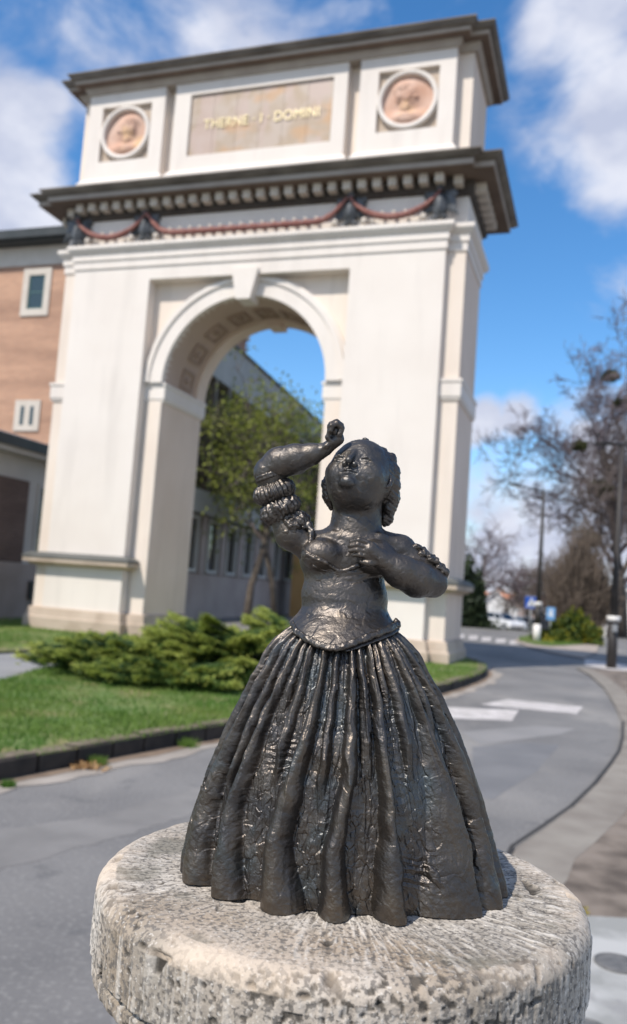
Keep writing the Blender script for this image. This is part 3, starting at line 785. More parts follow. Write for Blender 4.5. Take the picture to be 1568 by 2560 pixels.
# frieze: dark winged figures and red garlands
m_fig = mat('leaden_relief', (.045,.05,.055), (.14,.15,.165), scale=5, rough=.55, bump=.4, bscale=30)
m_gar = mat('red_garland', (.21,.075,.062), (.30,.14,.115), scale=7, rough=.8, bump=.6, bscale=60)
m_pearl = mat('pale_fruit', (.60,.53,.46), None, rough=.7)
orn = [-4.10, -2.41, 2.20, 3.98]
for k, u in enumerate(orn):
    mb = MB(); z = 8.82
    mb.ell((u, -.06, z-.04), (.15,.13,.25), 14, 10); mb.ell((u, -.13, z-.03), (.085,.09,.20), 12, 8)
    mb.ell((u, -.10, z+.30), (.06,.08,.075), 10, 8); mb.ell((u-.02, -.15, z+.24), (.03,.08,.05), 8, 6)
    for sg in (-1, 1):
        mb.ell((u+sg*.19, -.04, z+.08), (.10,.08,.22), 12, 8, sg*.35); mb.ell((u+sg*.24, -.03, z+.20), (.09,.07,.09), 10, 8)
        for q in range(4): mb.ell((u+sg*(.14+.05*q), -.07, z-.02-.03*q), (.028,.035,.17), 8, 6, sg*(.15+.08*q))
        mb.ell((u+sg*.09, -.05, z-.27), (.06,.09,.05), 8, 6)
    mb.build('winged_figure', m_fig, arch, True)
for (a, b, flat) in ((orn[0], orn[1], 0), (orn[1], orn[2], 1), (orn[2], orn[3], 0)):
    pts = []; rs_ = []; n = 60
    for i in range(n+1):
        t = i/n; u = a + (b-a)*t
        e = min(t, 1-t) * (b-a)
        z = 8.585 + .50 * math.exp(-(e/.30)**1.6) if flat else 9.07 - .485*math.sin(math.pi*t)**.62
        r = .032 + .034*min(1, e/.55) + .010*math.sin(i*2.1)
        pts.append((u, -.16 + .03*math.cos(i*1.7)*0, z + .006*math.sin(i*3.3))); rs_.append(r)
    mb = MB(); mb.tube(pts, rs_, 8)
    gr = mb.build('garland', m_gar, arch, True)
    e0 = .62 if flat else .42
    u = a + e0; spots_ = [(a+.30, 8.56, .07), (b-.30, 8.56, .07)]
    while u < b - e0 + .01: spots_.append((u, 8.69, .042)); u += .235
    for (u, z, r) in spots_:
        mb = MB(); mb.ell((u, -.11, z), (r,r,r*1.1), 8, 6); mb.build('fruit', m_pearl, arch, True)

# ================================================================== BUILDINGS
m_brick = brick_mat('orange_brick', (.47,.265,.175), (.39,.215,.145), (.42,.30,.22))
m_brick2 = brick_mat('dark_brick', (.13,.085,.072), (.10,.066,.058), (.14,.11,.10))
m_trim = mat('pale_trim', (.55,.49,.42), (.62,.56,.49), scale=2, rough=.85)
m_gutter = mat('dark_gutter', (.02,.026,.026), (.035,.04,.04), scale=2, rough=.5)
m_slate = mat('slate_roof', (.10,.11,.13), (.16,.175,.205), scale=1.5, rough=.7, bump=.5, bscale=8, stretch=(1,1,1))
m_render = mat('grey_render', (.40,.385,.37), (.47,.45,.43), scale=1.2, rough=.9)
m_renderd = mat('brown_grey_render', (.27,.225,.205), (.33,.28,.26), scale=1.2, rough=.9)
m_glass = glass_mat('window_glass', (.03,.05,.05)); m_glassd = glass_mat('dark_glass', (.008,.010,.013))
m_green = mat('green_frame', (.06,.13,.115), None, rough=.5)
m_wframe = mat('pale_frame', (.55,.54,.51), None, rough=.6)
def rooted(name, **k): return empty(name, (AX, AY, 0), A_YAW, **k)
def bx(name, m, par, *b, smooth=False):
    mb = MB(); mb.box(*b); return mb.build(name, m, par)
D8 = 8.0
m_slate2 = m_slate
bb = rooted('brick_building', label='tall orange brick building with dark eaves, cut off at the left edge of the picture', cat='building')
wl = MB(); wl.box(-24, -7.5, D8, D8+9, 0, 11.62); wl.build('wall', m_brick, bb)
bx('cornice_band', m_trim, bb, -24.1, -7.4, D8-.06, D8+9.1, 11.62, 12.30)
mb = MB(); mb.box(-24.5, -7.0, D8-.55, D8+9.6, 12.30, 12.42); mb.box(-24.6, -6.9, D8-.68, D8-.50, 12.36, 12.66); mb.box(-24.5, -7.0, D8-.50, D8+9.6, 12.42, 12.6)
ev = mb.build('eaves', m_gutter, bb)
mb = MB(); mb.add([(-24.6,D8-.6,12.66),(-6.9,D8-.6,12.66),(-6.9,D8+9.6,12.66),(-24.6,D8+9.6,12.66),(-20,D8+4.5,14.2),(-11,D8+4.5,14.2)], [(0,1,5,4),(1,2,5),(2,3,4,5),(3,0,4),(3,2,1,0)]); mb.build('roof', m_slate, bb)
def win(par, a, b, z0, z1, d, fw=.18, name='window', gl=m_glass, fr=m_trim, sash=m_green, bars=(1,1), proud=.05):
    mb = MB(); mb.box(a, a+fw, d-proud, d+.05, z0, z1); mb.box(b-fw, b, d-proud, d+.05, z0, z1); mb.box(a+fw, b-fw, d-proud, d+.05, z0, z0+fw); mb.box(a+fw, b-fw, d-proud, d+.05, z1-fw, z1)
    w = mb.build(name, fr, par)
    mb = MB(); s = .05; x0, x1, y0, y1 = a+fw+.002, b-fw-.002, z0+fw+.002, z1-fw-.002
    mb.box(x0, x0+s, d-.02, d+.03, y0, y1); mb.box(x1-s, x1, d-.02, d+.03, y0, y1); mb.box(x0+s, x1-s, d-.02, d+.03, y0, y0+s); mb.box(x0+s, x1-s, d-.02, d+.03, y1-s, y1)
    for i in range(bars[0]): 
        xx = x0 + (x1-x0)*(i+1)/(bars[0]+1); mb.box(xx-.02, xx+.02, d-.018, d+.028, y0+s, y1-s)
    for i in range(bars[1]): 
        zz = y0 + (y1-y0)*(i+1)/(bars[1]+1); mb.box(x0+s, x1-s, d-.015, d+.025, zz-.02, zz+.02)
    mb.build('sash', sash, w); bx('pane', gl, w, x0+s*.5, x1-s*.5, d-.004, d+.02, y0+s*.5, y1-s*.5)
    return w
win(bb, -11.95, -10.83, 9.85, 11.52, D8, .24, bars=(0,1))
win(bb, -15.4, -14.3, 9.85, 11.52, D8, .24, bars=(0,1)); win(bb, -18.9, -17.8, 9.85, 11.52, D8, .24, bars=(0,1))
# twin slit window in a pale panel
fr = bx('window', m_trim, bb, -11.74, -10.74, D8-.05, D8+.02, 5.88, 6.93)
bx('pane', m_glass, fr, -11.50, -11.36, D8-.056, D8-.045, 6.08, 6.72); bx('pane', m_glass, fr, -11.12, -10.98, D8-.056, D8-.045, 6.08, 6.72)
# low wing, its long side turned to the right
lw = rooted('low_wing', label='low grey building with a slate roof and brown brick panels left of the arch', cat='building')
U6 = -6.35
wl = MB(); wl.box(-16, U6, -5.0, D8-.004, 0, 4.35); wl.build('wall', m_render, lw)
bx('base_course', m_renderd, lw, U6-.01, U6+.06, -5.05, D8-.01, 0, 1.42)
bx('soffit', m_render, lw, U6+.002, U6+.42, -5.4, D8-.01, 4.0, 4.12)
mb = MB(); mb.box(U6+.36, U6+.52, -5.5, D8-.006, 4.12, 4.36); mb.build('gutter', m_gutter, lw)
mb = MB(); mb.add([(U6+.48,-5.5,4.34),(-12,-5.5,5.85),(-16.3,-5.5,4.34),(U6+.48,D8-.006,4.34),(-12,D8-.006,5.85),(-16.3,D8-.006,4.34)], [(0,1,2),(5,4,3),(0,3,4,1),(1,4,5,2),(2,5,3,0)]); mb.build('roof', m_slate, lw)
d = -4.2
while d < 7.0:
    bx('brick_panel', m_brick2, lw, U6-.01, U6+.03, d+1.55, d+2.95, 1.44, 3.45)
    f = bx('window', m_render, lw, U6+.0, U6+.05, d, d+1.35, 1.44, 3.45); 
    bx('pane', m_glassd, f, U6+.03, U6+.056, d+.10, d+1.25, 1.54, 3.36)
    d += 3.3
bx('vent', m_gutter, lw, U6+.05, U6+.16, 2.35, 2.85, .55, 1.0)

# long shaded building seen through the arch
LB_A = rad(14); P0 = Vector((-4.1, 27.4))
lb = empty('long_building', (P0.x, P0.y, 0), math.pi/2 - LB_A, label='long grey building with upright fins and ground-floor windows, seen through the arch', cat='building')
# local x runs away from the viewer along the facade, local y to the left of it (into the building)
m_fin = mat('brown_fins', (.19,.155,.12), (.26,.215,.17), scale=1.2, rough=.85)
m_band = mat('grey_parapet', (.34,.335,.31), (.42,.41,.38), scale=1, rough=.85)
m_purple = mat('mauve_base', (.36,.295,.265), (.43,.36,.325), scale=1, rough=.9)
LL = 46
bx('wall', m_fin, lb, 0, LL, .4, 9, 0, 9.2)
bx('parapet', m_band, lb, -.2, LL+.2, .0, 9.1, 8.35, 9.9)
bx('coping', m_cap, lb, -.3, LL+.3, -.08, 9.2, 9.905, 10.0)
bx('base_course', m_purple, lb, -.05, LL, .18, .399, 0, 1.55)
bx('string_course', m_band, lb, -.1, LL, -.25, .399, 3.55, 4.30)
x = .3; k = 0
while x < LL-1:
    bx('fin', m_fin, lb, x, x+.22, .0, .399, 4.32, 8.34); 
    bx('pane', m_glassd, lb, x+.3, x+1.1, .30, .397, 4.9, 8.1)
    x += 1.4; k += 1
x = .5
while x < LL-2:
    f = MB(); f.box(x, x+.10, .12, .398, 1.6, 3.5); f.box(x+1.0, x+1.1, .12, .398, 1.6, 3.5); f.box(x+.10, x+1.0, .12, .398, 1.6, 1.7); f.box(x+.10, x+1.0, .12, .398, 3.4, 3.5)
    f = f.build('window', m_wframe, lb); bx('pane', m_glassd, f, x+.11, x+.99, .25, .30, 1.71, 3.39)
    bx('pilaster', m_purple, lb, x+1.3, x+1.75, .10, .398, 1.56, 3.54)
    x += 2.05
pip = MB(); pip.tube([(-.35,.5,0),(-.35,.5,8.3),(-.2,.3,8.4)], .07, 8); pip.build('downpipe', m_gutter, lb)
m_ochre = mat('ochre_wall', (.42,.24,.09), (.50,.30,.12), scale=1.2, rough=.9)
oc = G(740, 1556); oc = Vector((oc.x*1.0, oc.y)) 
ob = empty('ochre_shed', (.10, 38, 0), -.3, label='narrow ochre-walled outbuilding at the far end of the long building', cat='outbuilding')
bx('wall', m_ochre, ob, -.9, .9, 0, 2.2, 0, 3.6); mb = MB(); mb.add([(-1.1,-.2,3.6),(1.1,-.2,3.6),(1.1,2.4,3.9),(-1.1,2.4,3.9),(-1.1,-.2,3.75),(1.1,-.2,3.75),(1.1,2.4,4.05),(-1.1,2.4,4.05)], [(3,2,1,0),(4,5,6,7),(0,1,5,4),(1,2,6,5),(2,3,7,6),(3,0,4,7)]); mb.build('roof', m_slate, ob)

# houses down the street
m_tile = mat('orange_tiles', (.42,.17,.09), (.55,.25,.14), scale=3, rough=.85, bump=.4, bscale=20)
m_tiled = mat('old_brown_tiles', (.16,.085,.06), (.24,.13,.09), scale=3, rough=.85)
m_lime = mat('limewash', (.66,.64,.62), (.72,.70,.68), scale=1, rough=.9)
m_pinkw = mat('pink_render', (.62,.47,.40), (.68,.53,.46), scale=1, rough=.9)
def house(name, loc, rz, w, l, hw, hr, wm_, rm, label, wins=3):
    r = empty(name, loc, rz, label=label, cat='house')
    mb = MB(); mb.box(-w/2, w/2, 0, l, 0, hw); mb.add([(-w/2,0,hw),(w/2,0,hw),(0,0,hr-.1),(-w/2,l,hw),(w/2,l,hw),(0,l,hr-.1)], [(0,1,2),(5,4,3)]); mb.build('wall', wm_, r)
    o = .35; t = .14; mb = MB()
    for sg in (-1, 1):
        zz = hw - o*(hr-hw)/(w/2)
        mb.add([(sg*(w/2+o),-o,zz),(0,-o,hr),(0,l+o,hr),(sg*(w/2+o),l+o,zz),(sg*(w/2+o),-o,zz+t),(0,-o,hr+t),(0,l+o,hr+t),(sg*(w/2+o),l+o,zz+t)], [(0,1,2,3),(7,6,5,4),(0,4,5,1),(1,5,6,2),(2,6,7,3),(3,7,4,0)])
    rf = mb.build('roof', rm, r); bx('chimney', m_brick, rf, .4, .9, l*.4, l*.4+.6, hr-.8, hr+.8)
    mb = MB()
    for sg in (-1, 1):
        zz = hw - o*(hr-hw)/(w/2); mb.add([(sg*(w/2+o+.05),-o-.04,zz-.1),(0,-o-.04,hr-.06),(0,-o-.04,hr+t+.03),(sg*(w/2+o+.05),-o-.04,zz+t+.03),(sg*(w/2+o+.05),-o-.001,zz-.1),(0,-o-.001,hr-.06),(0,-o-.001,hr+t+.03),(sg*(w/2+o+.05),-o-.001,zz+t+.03)], [(0,1,2,3),(7,6,5,4),(0,4,5,1),(3,2,6,7)])
    mb.build('bargeboard', m_lime, r)
    for i in range(wins):
        x = -w/2 + w*(i+.5)/wins; f = bx('window', m_wframe, r, x-.5, x+.5, -.05, .02, 1.0, 2.4); bx('pane', m_glassd, f, x-.42, x+.42, -.056, -.04, 1.08, 2.32)
    return r
def far(px, Y, z=0): p = atY(px, 1500, Y); return (p.x, Y, gz(Y))
house('house', far(1240, 138), -.15, 7.0, 12, 2.4, 5.0, m_lime, m_tiled, 'white house with a brown gable roof down the street, behind the bright parked car', 2)
house('house', far(1296, 150), .35, 8.0, 14, 2.4, 5.0, m_pinkw, m_tile, 'house with a bright orange tiled roof, behind the blue crossing sign', 2)
house('house', far(1590, 70), .0, 6.4, 12, 2.6, 4.3, m_lime, m_slate, 'pale gabled house at the right edge of the picture', 3)
house('house', far(1504, 88), .1, 3.6, 7, 2.0, 3.3, m_pinkw, m_tiled, 'small pink house between the clipped hedge and the nearer pole', 2)
house('house', far(1420, 160), .2, 13, 10, 2.8, 5.4, m_lime, m_tiled, 'low distant house with a brown roof beyond the parked cars', 4)

# ================================================================== VEGETATION
m_bark = mat('bark', (.085,.068,.055), (.14,.115,.095), scale=4, rough=.95, bump=.6, bscale=20)
m_twig = mat('twig_bark', (.10,.078,.070), (.15,.12,.11), scale=1, rough=.95)
m_twigp = mat('purplish_twigs', (.13,.105,.115), (.18,.145,.155), scale=1, rough=.95)
m_spring = leaf_mat('spring_leaves', (.15,.175,.035), (.29,.32,.06), 1.2, .4)
m_dkleaf = leaf_mat('evergreen_leaves', (.016,.028,.014), (.04,.062,.025), 1.0, .1)
m_mistle = leaf_mat('mistletoe_leaves', (.05,.06,.02), (.09,.10,.035), 2, .15)
m_jun = leaf_mat('juniper_leaves', (.025,.062,.018), (.11,.18,.04), 1.1, .25)
m_juntip = leaf_mat('juniper_tips', (.27,.33,.06), (.42,.46,.11), 1.6, .35)
m_hedge = leaf_mat('hedge_leaves', (.04,.07,.015), (.09,.13,.02), 1.5, .2)
m_yel = leaf_mat('golden_shrub_leaves', (.17,.20,.02), (.36,.31,.03), 1.5, .3)
m_brush = mat('brown_brushwood', (.10,.078,.062), (.16,.125,.10), scale=1, rough=.95)
m_grass = leaf_mat('grass_blades', (.09,.19,.028), (.18,.26,.055), .9, .3)

def quads(C, U_, Wv):
    V = np.stack([C - U_ - Wv, C + U_ - Wv, C + U_ + Wv, C - U_ + Wv], 1).reshape(-1, 3)
    return V, np.arange(len(V)).reshape(-1, 4)
def leaf_cloud(C, size, r, flat=0.0, asp=.55):
    n = len(C); a = r.normal(size=(n, 3)); a[:, 2] *= (1 - flat); a /= np.linalg.norm(a, axis=1, keepdims=True)
    b = np.cross(a, r.normal(size=(n, 3))); b /= np.linalg.norm(b, axis=1, keepdims=True); s = size * r.uniform(.6, 1.3, (n, 1))
    return quads(C, a * s, b * s * asp)

def tree_skeleton(base, height, trunk_r, r, levels=4, spread=.9, lean=(0,0), first=.28, nb=(5,5,5,4), ratio=.62, up=.25):
    segs = []; tips = []
    def grow(p, dirv, length, rad_, lev):
        n = 5 if lev == 0 else 4; pts = [p.copy()]; rs_ = [rad_]; d = dirv.copy()
        for i in range(n):
            d = d + Vector(r.normal(0, .10 + .05*lev, 3)) + Vector((0, 0, up * .12 * (lev > 0))); d.normalize()
            p = p + d * (length/n); pts.append(p.copy()); rs_.append(rad_ * (1 - .8*(i+1)/n) if lev else rad_*(1 - .55*(i+1)/n))
        segs.append((pts, rs_, lev))
        if lev >= levels-1: tips.append(pts[-1]); tips.append(pts[-2]); return
        k = nb[min(lev, len(nb)-1)]
        for i in range(k):
            t = first + (1-first)*(i + r.uniform(.1,.9))/k if lev == 0 else .25 + .75*(i+r.uniform(0,1))/k
            f = min(t*n, n-.01); q = pts[int(f)].lerp(pts[int(f)+1], f-int(f)); rr_ = rs_[int(f)]
            ax = (pts[-1]-pts[0]).normalized(); side = ax.cross(Vector(r.normal(size=3))).normalized()
            dd = (ax*(1-spread*.62*r.uniform(.7,1.3)) + side*spread*r.uniform(.7,1.2)); dd.normalize()
            grow(q, dd, length*ratio*r.uniform(.75,1.2)*(1.15-.35*t if lev == 0 else 1), max(rr_*.62, .006), lev+1)
    d0_ = Vector((lean[0], lean[1], 1)).normalized()
    grow(Vector(base), d0_, height*.72, trunk_r, 0)
    return segs, tips
def tree(name, loc, height, trunk_r, seed, label, cat='tree', leaf=None, leafn=0, leafsize=.08, bark=m_bark, twig=m_twig, levels=4, nb=(6,5,5,4), spread=.9, group=None, spreadleaf=.25, first=.28, minr=.012, ratio=.62, lean=(0,0)):
    r = np.random.default_rng(seed); root = empty(name, loc, 0, label=label, cat=cat, group=group)
    segs, tips = tree_skeleton((0,0,0), height, trunk_r, r, levels, spread, lean, first, nb, ratio)
    mb = MB()
    for pts, rs_, lev in segs:
        if lev == 0:
            pp = [pts[0] + Vector((0,0,-.1))] + pts[1:]; rs2 = [rs_[0]*1.25] + rs_[1:]; mb.tube(pp, rs2, 9)
    mb.build('trunk', bark, root, True)
    mb = MB()
    for pts, rs_, lev in segs:
        if lev: mb.tube(pts, [max(x, minr) for x in rs_], 5 if lev == 1 else 3, cap=False)
    mb.build('crown', twig, root, True)
    if leaf and leafn:
        T = np.array([tuple(t) for t in tips]); C = T[r.integers(0, len(T), leafn)] + r.normal(0, spreadleaf, (leafn, 3))
        V, Q = leaf_cloud(C, leafsize, r); link_mesh('foliage', V, Q, leaf, root)
    return root, tips

def shrub(name, loc, sz, n, leafsize, m, seed, label, cat='shrub', group=None, clumps=26, flat=.2, m2=None, n2=0, rot=0, stem=True):
    r = np.random.default_rng(seed); root = empty(name, loc, rot, label=label, cat=cat, group=group)
    cc = r.normal(size=(clumps, 3)); cc /= np.linalg.norm(cc, axis=1, keepdims=True); cc *= r.uniform(.35, .8, (clumps, 1)); cc[:, 2] = np.abs(cc[:, 2])
    def cloud(nn, rr, mm, nm, up=0):
        w = r.integers(0, clumps, nn); p = r.normal(size=(nn, 3)); p /= np.linalg.norm(p, axis=1, keepdims=True)
        p *= (r.uniform(0, 1, (nn, 1)) ** .4) * rr; C = (cc[w] + p); C[:, 2] = np.abs(C[:, 2]) + up; C *= np.array(sz)
        V, Q = leaf_cloud(C, leafsize, r, flat); link_mesh(nm, V, Q, mm, root)
    cloud(n, .34, m, 'foliage')
    if m2: cloud(n2, .36, m2, 'young_shoots', .05)
    if stem:
        mb = MB()
        for i in range(7):
            e = Vector((r.uniform(-.5,.5)*sz[0], r.uniform(-.5,.5)*sz[1], sz[2]*.7)); mb.tube([(0,0,-.03), tuple(e*.5+Vector((0,0,.05))), tuple(e)], [.03,.02,.01], 5)
        mb.build('stem', m_bark, root)
    return root

# juniper spreading over the lawn: flat sprays reaching up and out
def juniper(loc, sx, sy, h, ns, seed, label, tipfrac=.35, per=1000, group='junipers on the lawn'):
    r = np.random.default_rng(seed); root = empty('juniper', loc, 0, label=label, cat='shrub', group=group)
    A_ = []; B_ = []; stems = MB()
    for i in range(ns):
        a = r.uniform(0, 2*math.pi); q = r.uniform(.25, 1.0) ** .7
        end = np.array([sx*q*math.cos(a), sy*q*math.sin(a), h*(1.08 - .85*q**1.6)*r.uniform(.45, 1.18) + .08])
        st = np.array([end[0]*.35, end[1]*.35, end[2]*.25]); mid = (st+end)/2 + np.array([0, 0, .12*h])
        stems.tube([(0,0,.0), tuple(st), tuple(mid), tuple(end)], [.035,.022,.014,.005], 4)
        out = end - mid; out /= np.linalg.norm(out); side = np.cross(out, [0,0,1]); side /= np.linalg.norm(side)
        n = per; t = r.uniform(0, 1, n) ** .8; wv = (1 - t*.85) * r.normal(0, 1, n)
        L0 = .34 * (sx + sy) / 2 * r.uniform(.6, 1.35)
        flat = np.array([out[0], out[1], out[2]*.25]); flat /= np.linalg.norm(flat)
        base = end - flat * L0 * .7
        # every spray is a flat fan: thin, layered, tips nodding upwards
        P_ = base + flat*(t*L0*1.25)[:, None] + side*(wv*L0*.40)[:, None] + np.array([0,0,1.0])*(r.normal(0,.010,n) + .07*(t**2)*L0 - .07*np.abs(wv)*L0)[:, None]
        stray = r.random(n) < .10; P_[stray] += r.normal(0, .022, (int(stray.sum()), 3)) + flat * .05
        P_[:, 2] = np.maximum(P_[:, 2], .02)
        dirs = flat + side*(wv*.7)[:, None] + r.normal(0, .28, (n, 3)) + np.array([0,0,.12]); dirs /= np.linalg.norm(dirs, axis=1, keepdims=True)
        s = .0155 * r.uniform(.6, 1.4, (n, 1)); b = np.cross(dirs, r.normal(size=(n,3))); b /= np.linalg.norm(b, axis=1, keepdims=True)
        tip = (t + r.normal(0,.15,n) > 1 - tipfrac)
        V, _ = quads(P_, dirs*s*1.7, b*s*.38)
        V = V.reshape(-1, 4, 3); A_.append(V[~tip]); B_.append(V[tip])
    A_ = np.concatenate(A_).reshape(-1, 3); B_ = np.concatenate(B_).reshape(-1, 3)
    link_mesh('foliage', A_, np.arange(len(A_)).reshape(-1, 4), m_jun, root); link_mesh('young_shoots', B_, np.arange(len(B_)).reshape(-1, 4), m_juntip, root)
    stems.build('stem', m_bark, root)
    return root
juniper((-1.95, 10.5, .10), 1.30, .95, .36, 120, 1, 'spreading dark green juniper at the left end of the row on the lawn', .22)
juniper((-.90, 10.6, .10), 1.25, 1.05, .62, 140, 2, 'taller bright green juniper just left of the bronze skirt', .42)
juniper((-1.35, 9.75, .10), 1.05, .60, .24, 80, 5, 'low juniper in front, reaching over the mown grass', .2)
juniper((.0, 11.0, .10), 1.1, 1.0, .74, 100, 8, 'lime green juniper mostly hidden behind the bronze statuette', .55)

# grass
def grass(name, poly, n, seed, z, hgt, label):
    r = np.random.default_rng(seed); P_ = np.array([(p[0], p[1]) for p in poly]); lo_, hi_ = P_.min(0), P_.max(0); out = []
    lo_ = np.maximum(lo_, [-9, 4]); got = 0
    while got < n:
        c = r.uniform(lo_, hi_, (n, 2)); keep = r.uniform(0, 1, n) < np.clip((9/np.maximum(c[:,1], 4))**1.5, .05, 1); c = c[keep]
        ins = np.zeros(len(c), bool)
        for i in range(len(P_)):
            a = P_[i]; b = P_[(i+1) % len(P_)]
            cond = (a[1] > c[:,1]) != (b[1] > c[:,1]); xi = (b[0]-a[0])*(c[:,1]-a[1])/(b[1]-a[1]+1e-12) + a[0]; ins ^= cond & (c[:,0] < xi)
        c = c[ins]; out.append(c); got += len(c)
        if not len(c): break
    c = np.concatenate(out)[:n]; n = len(c)
    dens = fbm(np.stack([c[:,0]*1.4, c[:,1]*1.4, 0*c[:,0]], 1), 3, seed); k = r.uniform(-.6, .6, n) < dens + .35; c = c[k]; dens = dens[k]; n = len(c)
    h = hgt * r.uniform(.5, 1.4, n) * (1 + .8*dens); a = r.uniform(0, 6.28, n); w = .006
    B = np.stack([c[:,0], c[:,1], np.full(n, z)], 1); s = np.stack([np.cos(a)*w, np.sin(a)*w, 0*a], 1); t = np.stack([r.normal(0,.3,n)*h, r.normal(0,.3,n)*h, h], 1)
    V = np.stack([B-s, B+s, B+t], 1).reshape(-1, 3)
    return link_mesh(name, V, np.arange(len(V)).reshape(-1, 3), m_grass, label=label, kind='stuff')
grass('grass', lawn_front, 80000, 3, KH-.01, .032, 'short green grass of the kerbed lawn')
grass('grass', far_lawn, 26000, 4, .07, .05, 'green grass round the foot of the arch')
grass('grass', isg, 4000, 6, .045, .10, 'rough grass on the traffic island')
# weeds at the kerb foot
def weed(px, py, s, seed, label):
    p = G(px, py); r = np.random.default_rng(seed); n = 260; a = r.uniform(0, 6.28, n); h = s*r.uniform(.3, 1, n)
    B = np.stack([p.x + r.normal(0, s*.35, n), p.y + r.normal(0, s*.3, n), np.full(n, .003)], 1); w = .005
    V = np.stack([B - np.stack([np.cos(a)*w, np.sin(a)*w, 0*a], 1), B + np.stack([np.cos(a)*w, np.sin(a)*w, 0*a], 1), B + np.stack([np.cos(a)*h*.5, np.sin(a)*h*.5, h], 1)], 1).reshape(-1, 3)
    return link_mesh('weed', V, np.arange(len(V)).reshape(-1, 3), m_grass, label=label, cat='weed', group='weeds at the foot of the kerb')
weed(246, 1913, .075, 1, 'weed tuft at the kerb foot beside the small heap of dead leaves'); weed(468, 1868, .085, 2, 'weed tuft at the kerb foot nearest the bronze skirt'); weed(20, 1968, .05, 3, 'low weed at the kerb foot by the left picture edge')
p = G(210, 1922); r_ = np.random.default_rng(4); C = np.stack([p.x + r_.normal(0, .07, 160), p.y + r_.normal(0, .04, 160), np.abs(r_.normal(0, .014, 160)) + .008], 1)
m_dead = leaf_mat('dead_leaves', (.30,.17,.07), (.45,.28,.13), 20, .1)
V, Q = leaf_cloud(C, .013, r_, .4); link_mesh('dead_leaves', V, Q, m_dead, label='small heap of brown dead leaves against the kerb', kind='stuff')
# yellowed growth in the joint of the paving, bottom right
r_ = np.random.default_rng(14); n = 2600; xx = r_.uniform(1.1, 4, n); dens = fbm(np.stack([xx*5, 0*xx, 0*xx], 1), 3, 2); k = dens > -.25; xx = xx[k]; n = len(xx)
C = np.stack([xx, 3.72 + .02*(xx-1.2) + r_.normal(0, .022, n), np.abs(r_.normal(.034, .008, n))], 1); V, Q = leaf_cloud(C, .007, r_, .3)
m_moss = leaf_mat('yellow_moss', (.20,.22,.04), (.38,.25,.06), 6, .1)
link_mesh('moss', V, Q, m_moss, label='yellowish moss growing in the joint at the edge of the concrete paving', kind='stuff')

# young street trees behind the arch, in thin spring leaf
t1 = G(628, 1548); t2 = G(706, 1545)
tree('young_tree', (-1.9, 27.5, 0), 8.8, .13, 21, 'young tree in thin yellow-green leaf, left one of the two seen through the arch', leaf=m_spring, leafn=4800, leafsize=.052, levels=4, nb=(9,6,5,4), spread=.95, spreadleaf=.30, group='young trees seen through the arch', first=.40, ratio=.50)
tree('young_tree', (-1.0, 29.5, 0), 9.6, .12, 22, 'young tree in thin yellow-green leaf, right one of the two, beside the raised bronze elbow', leaf=m_spring, leafn=4200, leafsize=.052, levels=4, nb=(9,6,5,4), spread=.95, spreadleaf=.30, group='young trees seen through the arch', first=.40, ratio=.50)
tree('young_tree', (.9, 42, 0), 10.5, .14, 23, 'greener young tree farther off, its top against the sky inside the arch', leaf=leaf_mat('fresh_leaves', (.10,.15,.03), (.20,.27,.05), 1.2, .35), leafn=9000, leafsize=.08, levels=4, nb=(9,6,5,4), spread=.8, spreadleaf=.35, group='young trees seen through the arch', first=.25, ratio=.5)

# right side
far_ = lambda px, Y: (atY(px, 1500, Y).x, Y, gz(Y))
big, tips = tree('bare_tree', far_(1560, 50), 17.6, .30, 31, 'big leafless tree with mistletoe towering over the right side of the street', levels=6, nb=(13,8,6,4,4,3), spread=.62, minr=.017, ratio=.52, first=.22, twig=m_twigp)
_, _ = tree('bare_tree', far_(1530, 47), 11.5, .2, 32, 'leafless tree whose branches reach in from the right edge, behind the nearer pole', levels=6, nb=(10,7,5,4,4,3), spread=.60, minr=.016, ratio=.52, first=.3)
for i, (px, py, Y, s) in enumerate(((1528, 940, 50, .45), (1500, 1222, 50, .62), (1450, 1115, 50, .42), (1556, 1010, 50, .42), (1480, 1350, 50, .55))):
    p = atY(px, py, Y); r = np.random.default_rng(50+i); C = r.normal(size=(2600, 3)); C /= np.linalg.norm(C, axis=1, keepdims=True); C *= (r.uniform(0, 1, (2600, 1))**.7)*s*(1 + .45*fbm(C*2.2 + i*3, 2, i))[:, None]*np.array([1.15,1,.8]); V, Q = leaf_cloud(C, .06, r)
    lb_ = ['small dark mistletoe ball highest in the big bare tree', 'widest dark mistletoe clump, low in the big bare tree', 'mistletoe clump left of the others in the big bare tree', 'mistletoe clump at the right edge, near the top of the big tree', 'lowest mistletoe clump, over the brown thicket'][i]
    o = link_mesh('mistletoe', V, Q, m_mistle, label=lb_, cat='mistletoe', group='mistletoe in the big bare tree'); o.location = p
shrub('conifer', far_(1172, 46), (1.0, 1.0, 3.9), 16000, .10, m_dkleaf, 61, 'dark evergreen standing hard against the right side of the arch', 'tree', clumps=60)
shrub('conifer', far_(1196, 50), (.8, .8, 1.5), 7000, .10, m_dkleaf, 62, 'lower dark evergreen between the arch and the white house', 'tree', clumps=40)
tree('bare_tree', far_(1192, 60), 7.2, .16, 33, 'purplish bare tree behind the dark evergreen right of the arch', twig=m_twigp, levels=4, nb=(12,8,6,4), spread=.8, minr=.02)
tree('bare_tree', far_(1345, 100), 8.6, .2, 35, 'brownish bare tree behind the first lamp post', twig=m_brush, levels=4, nb=(14,9,7,4), spread=.9, minr=.03)
tree('bare_tree', far_(1395, 96), 7.6, .2, 36, 'brownish bare tree behind the pale blue sign', twig=m_brush, levels=4, nb=(14,9,7,4), spread=.9, minr=.03)
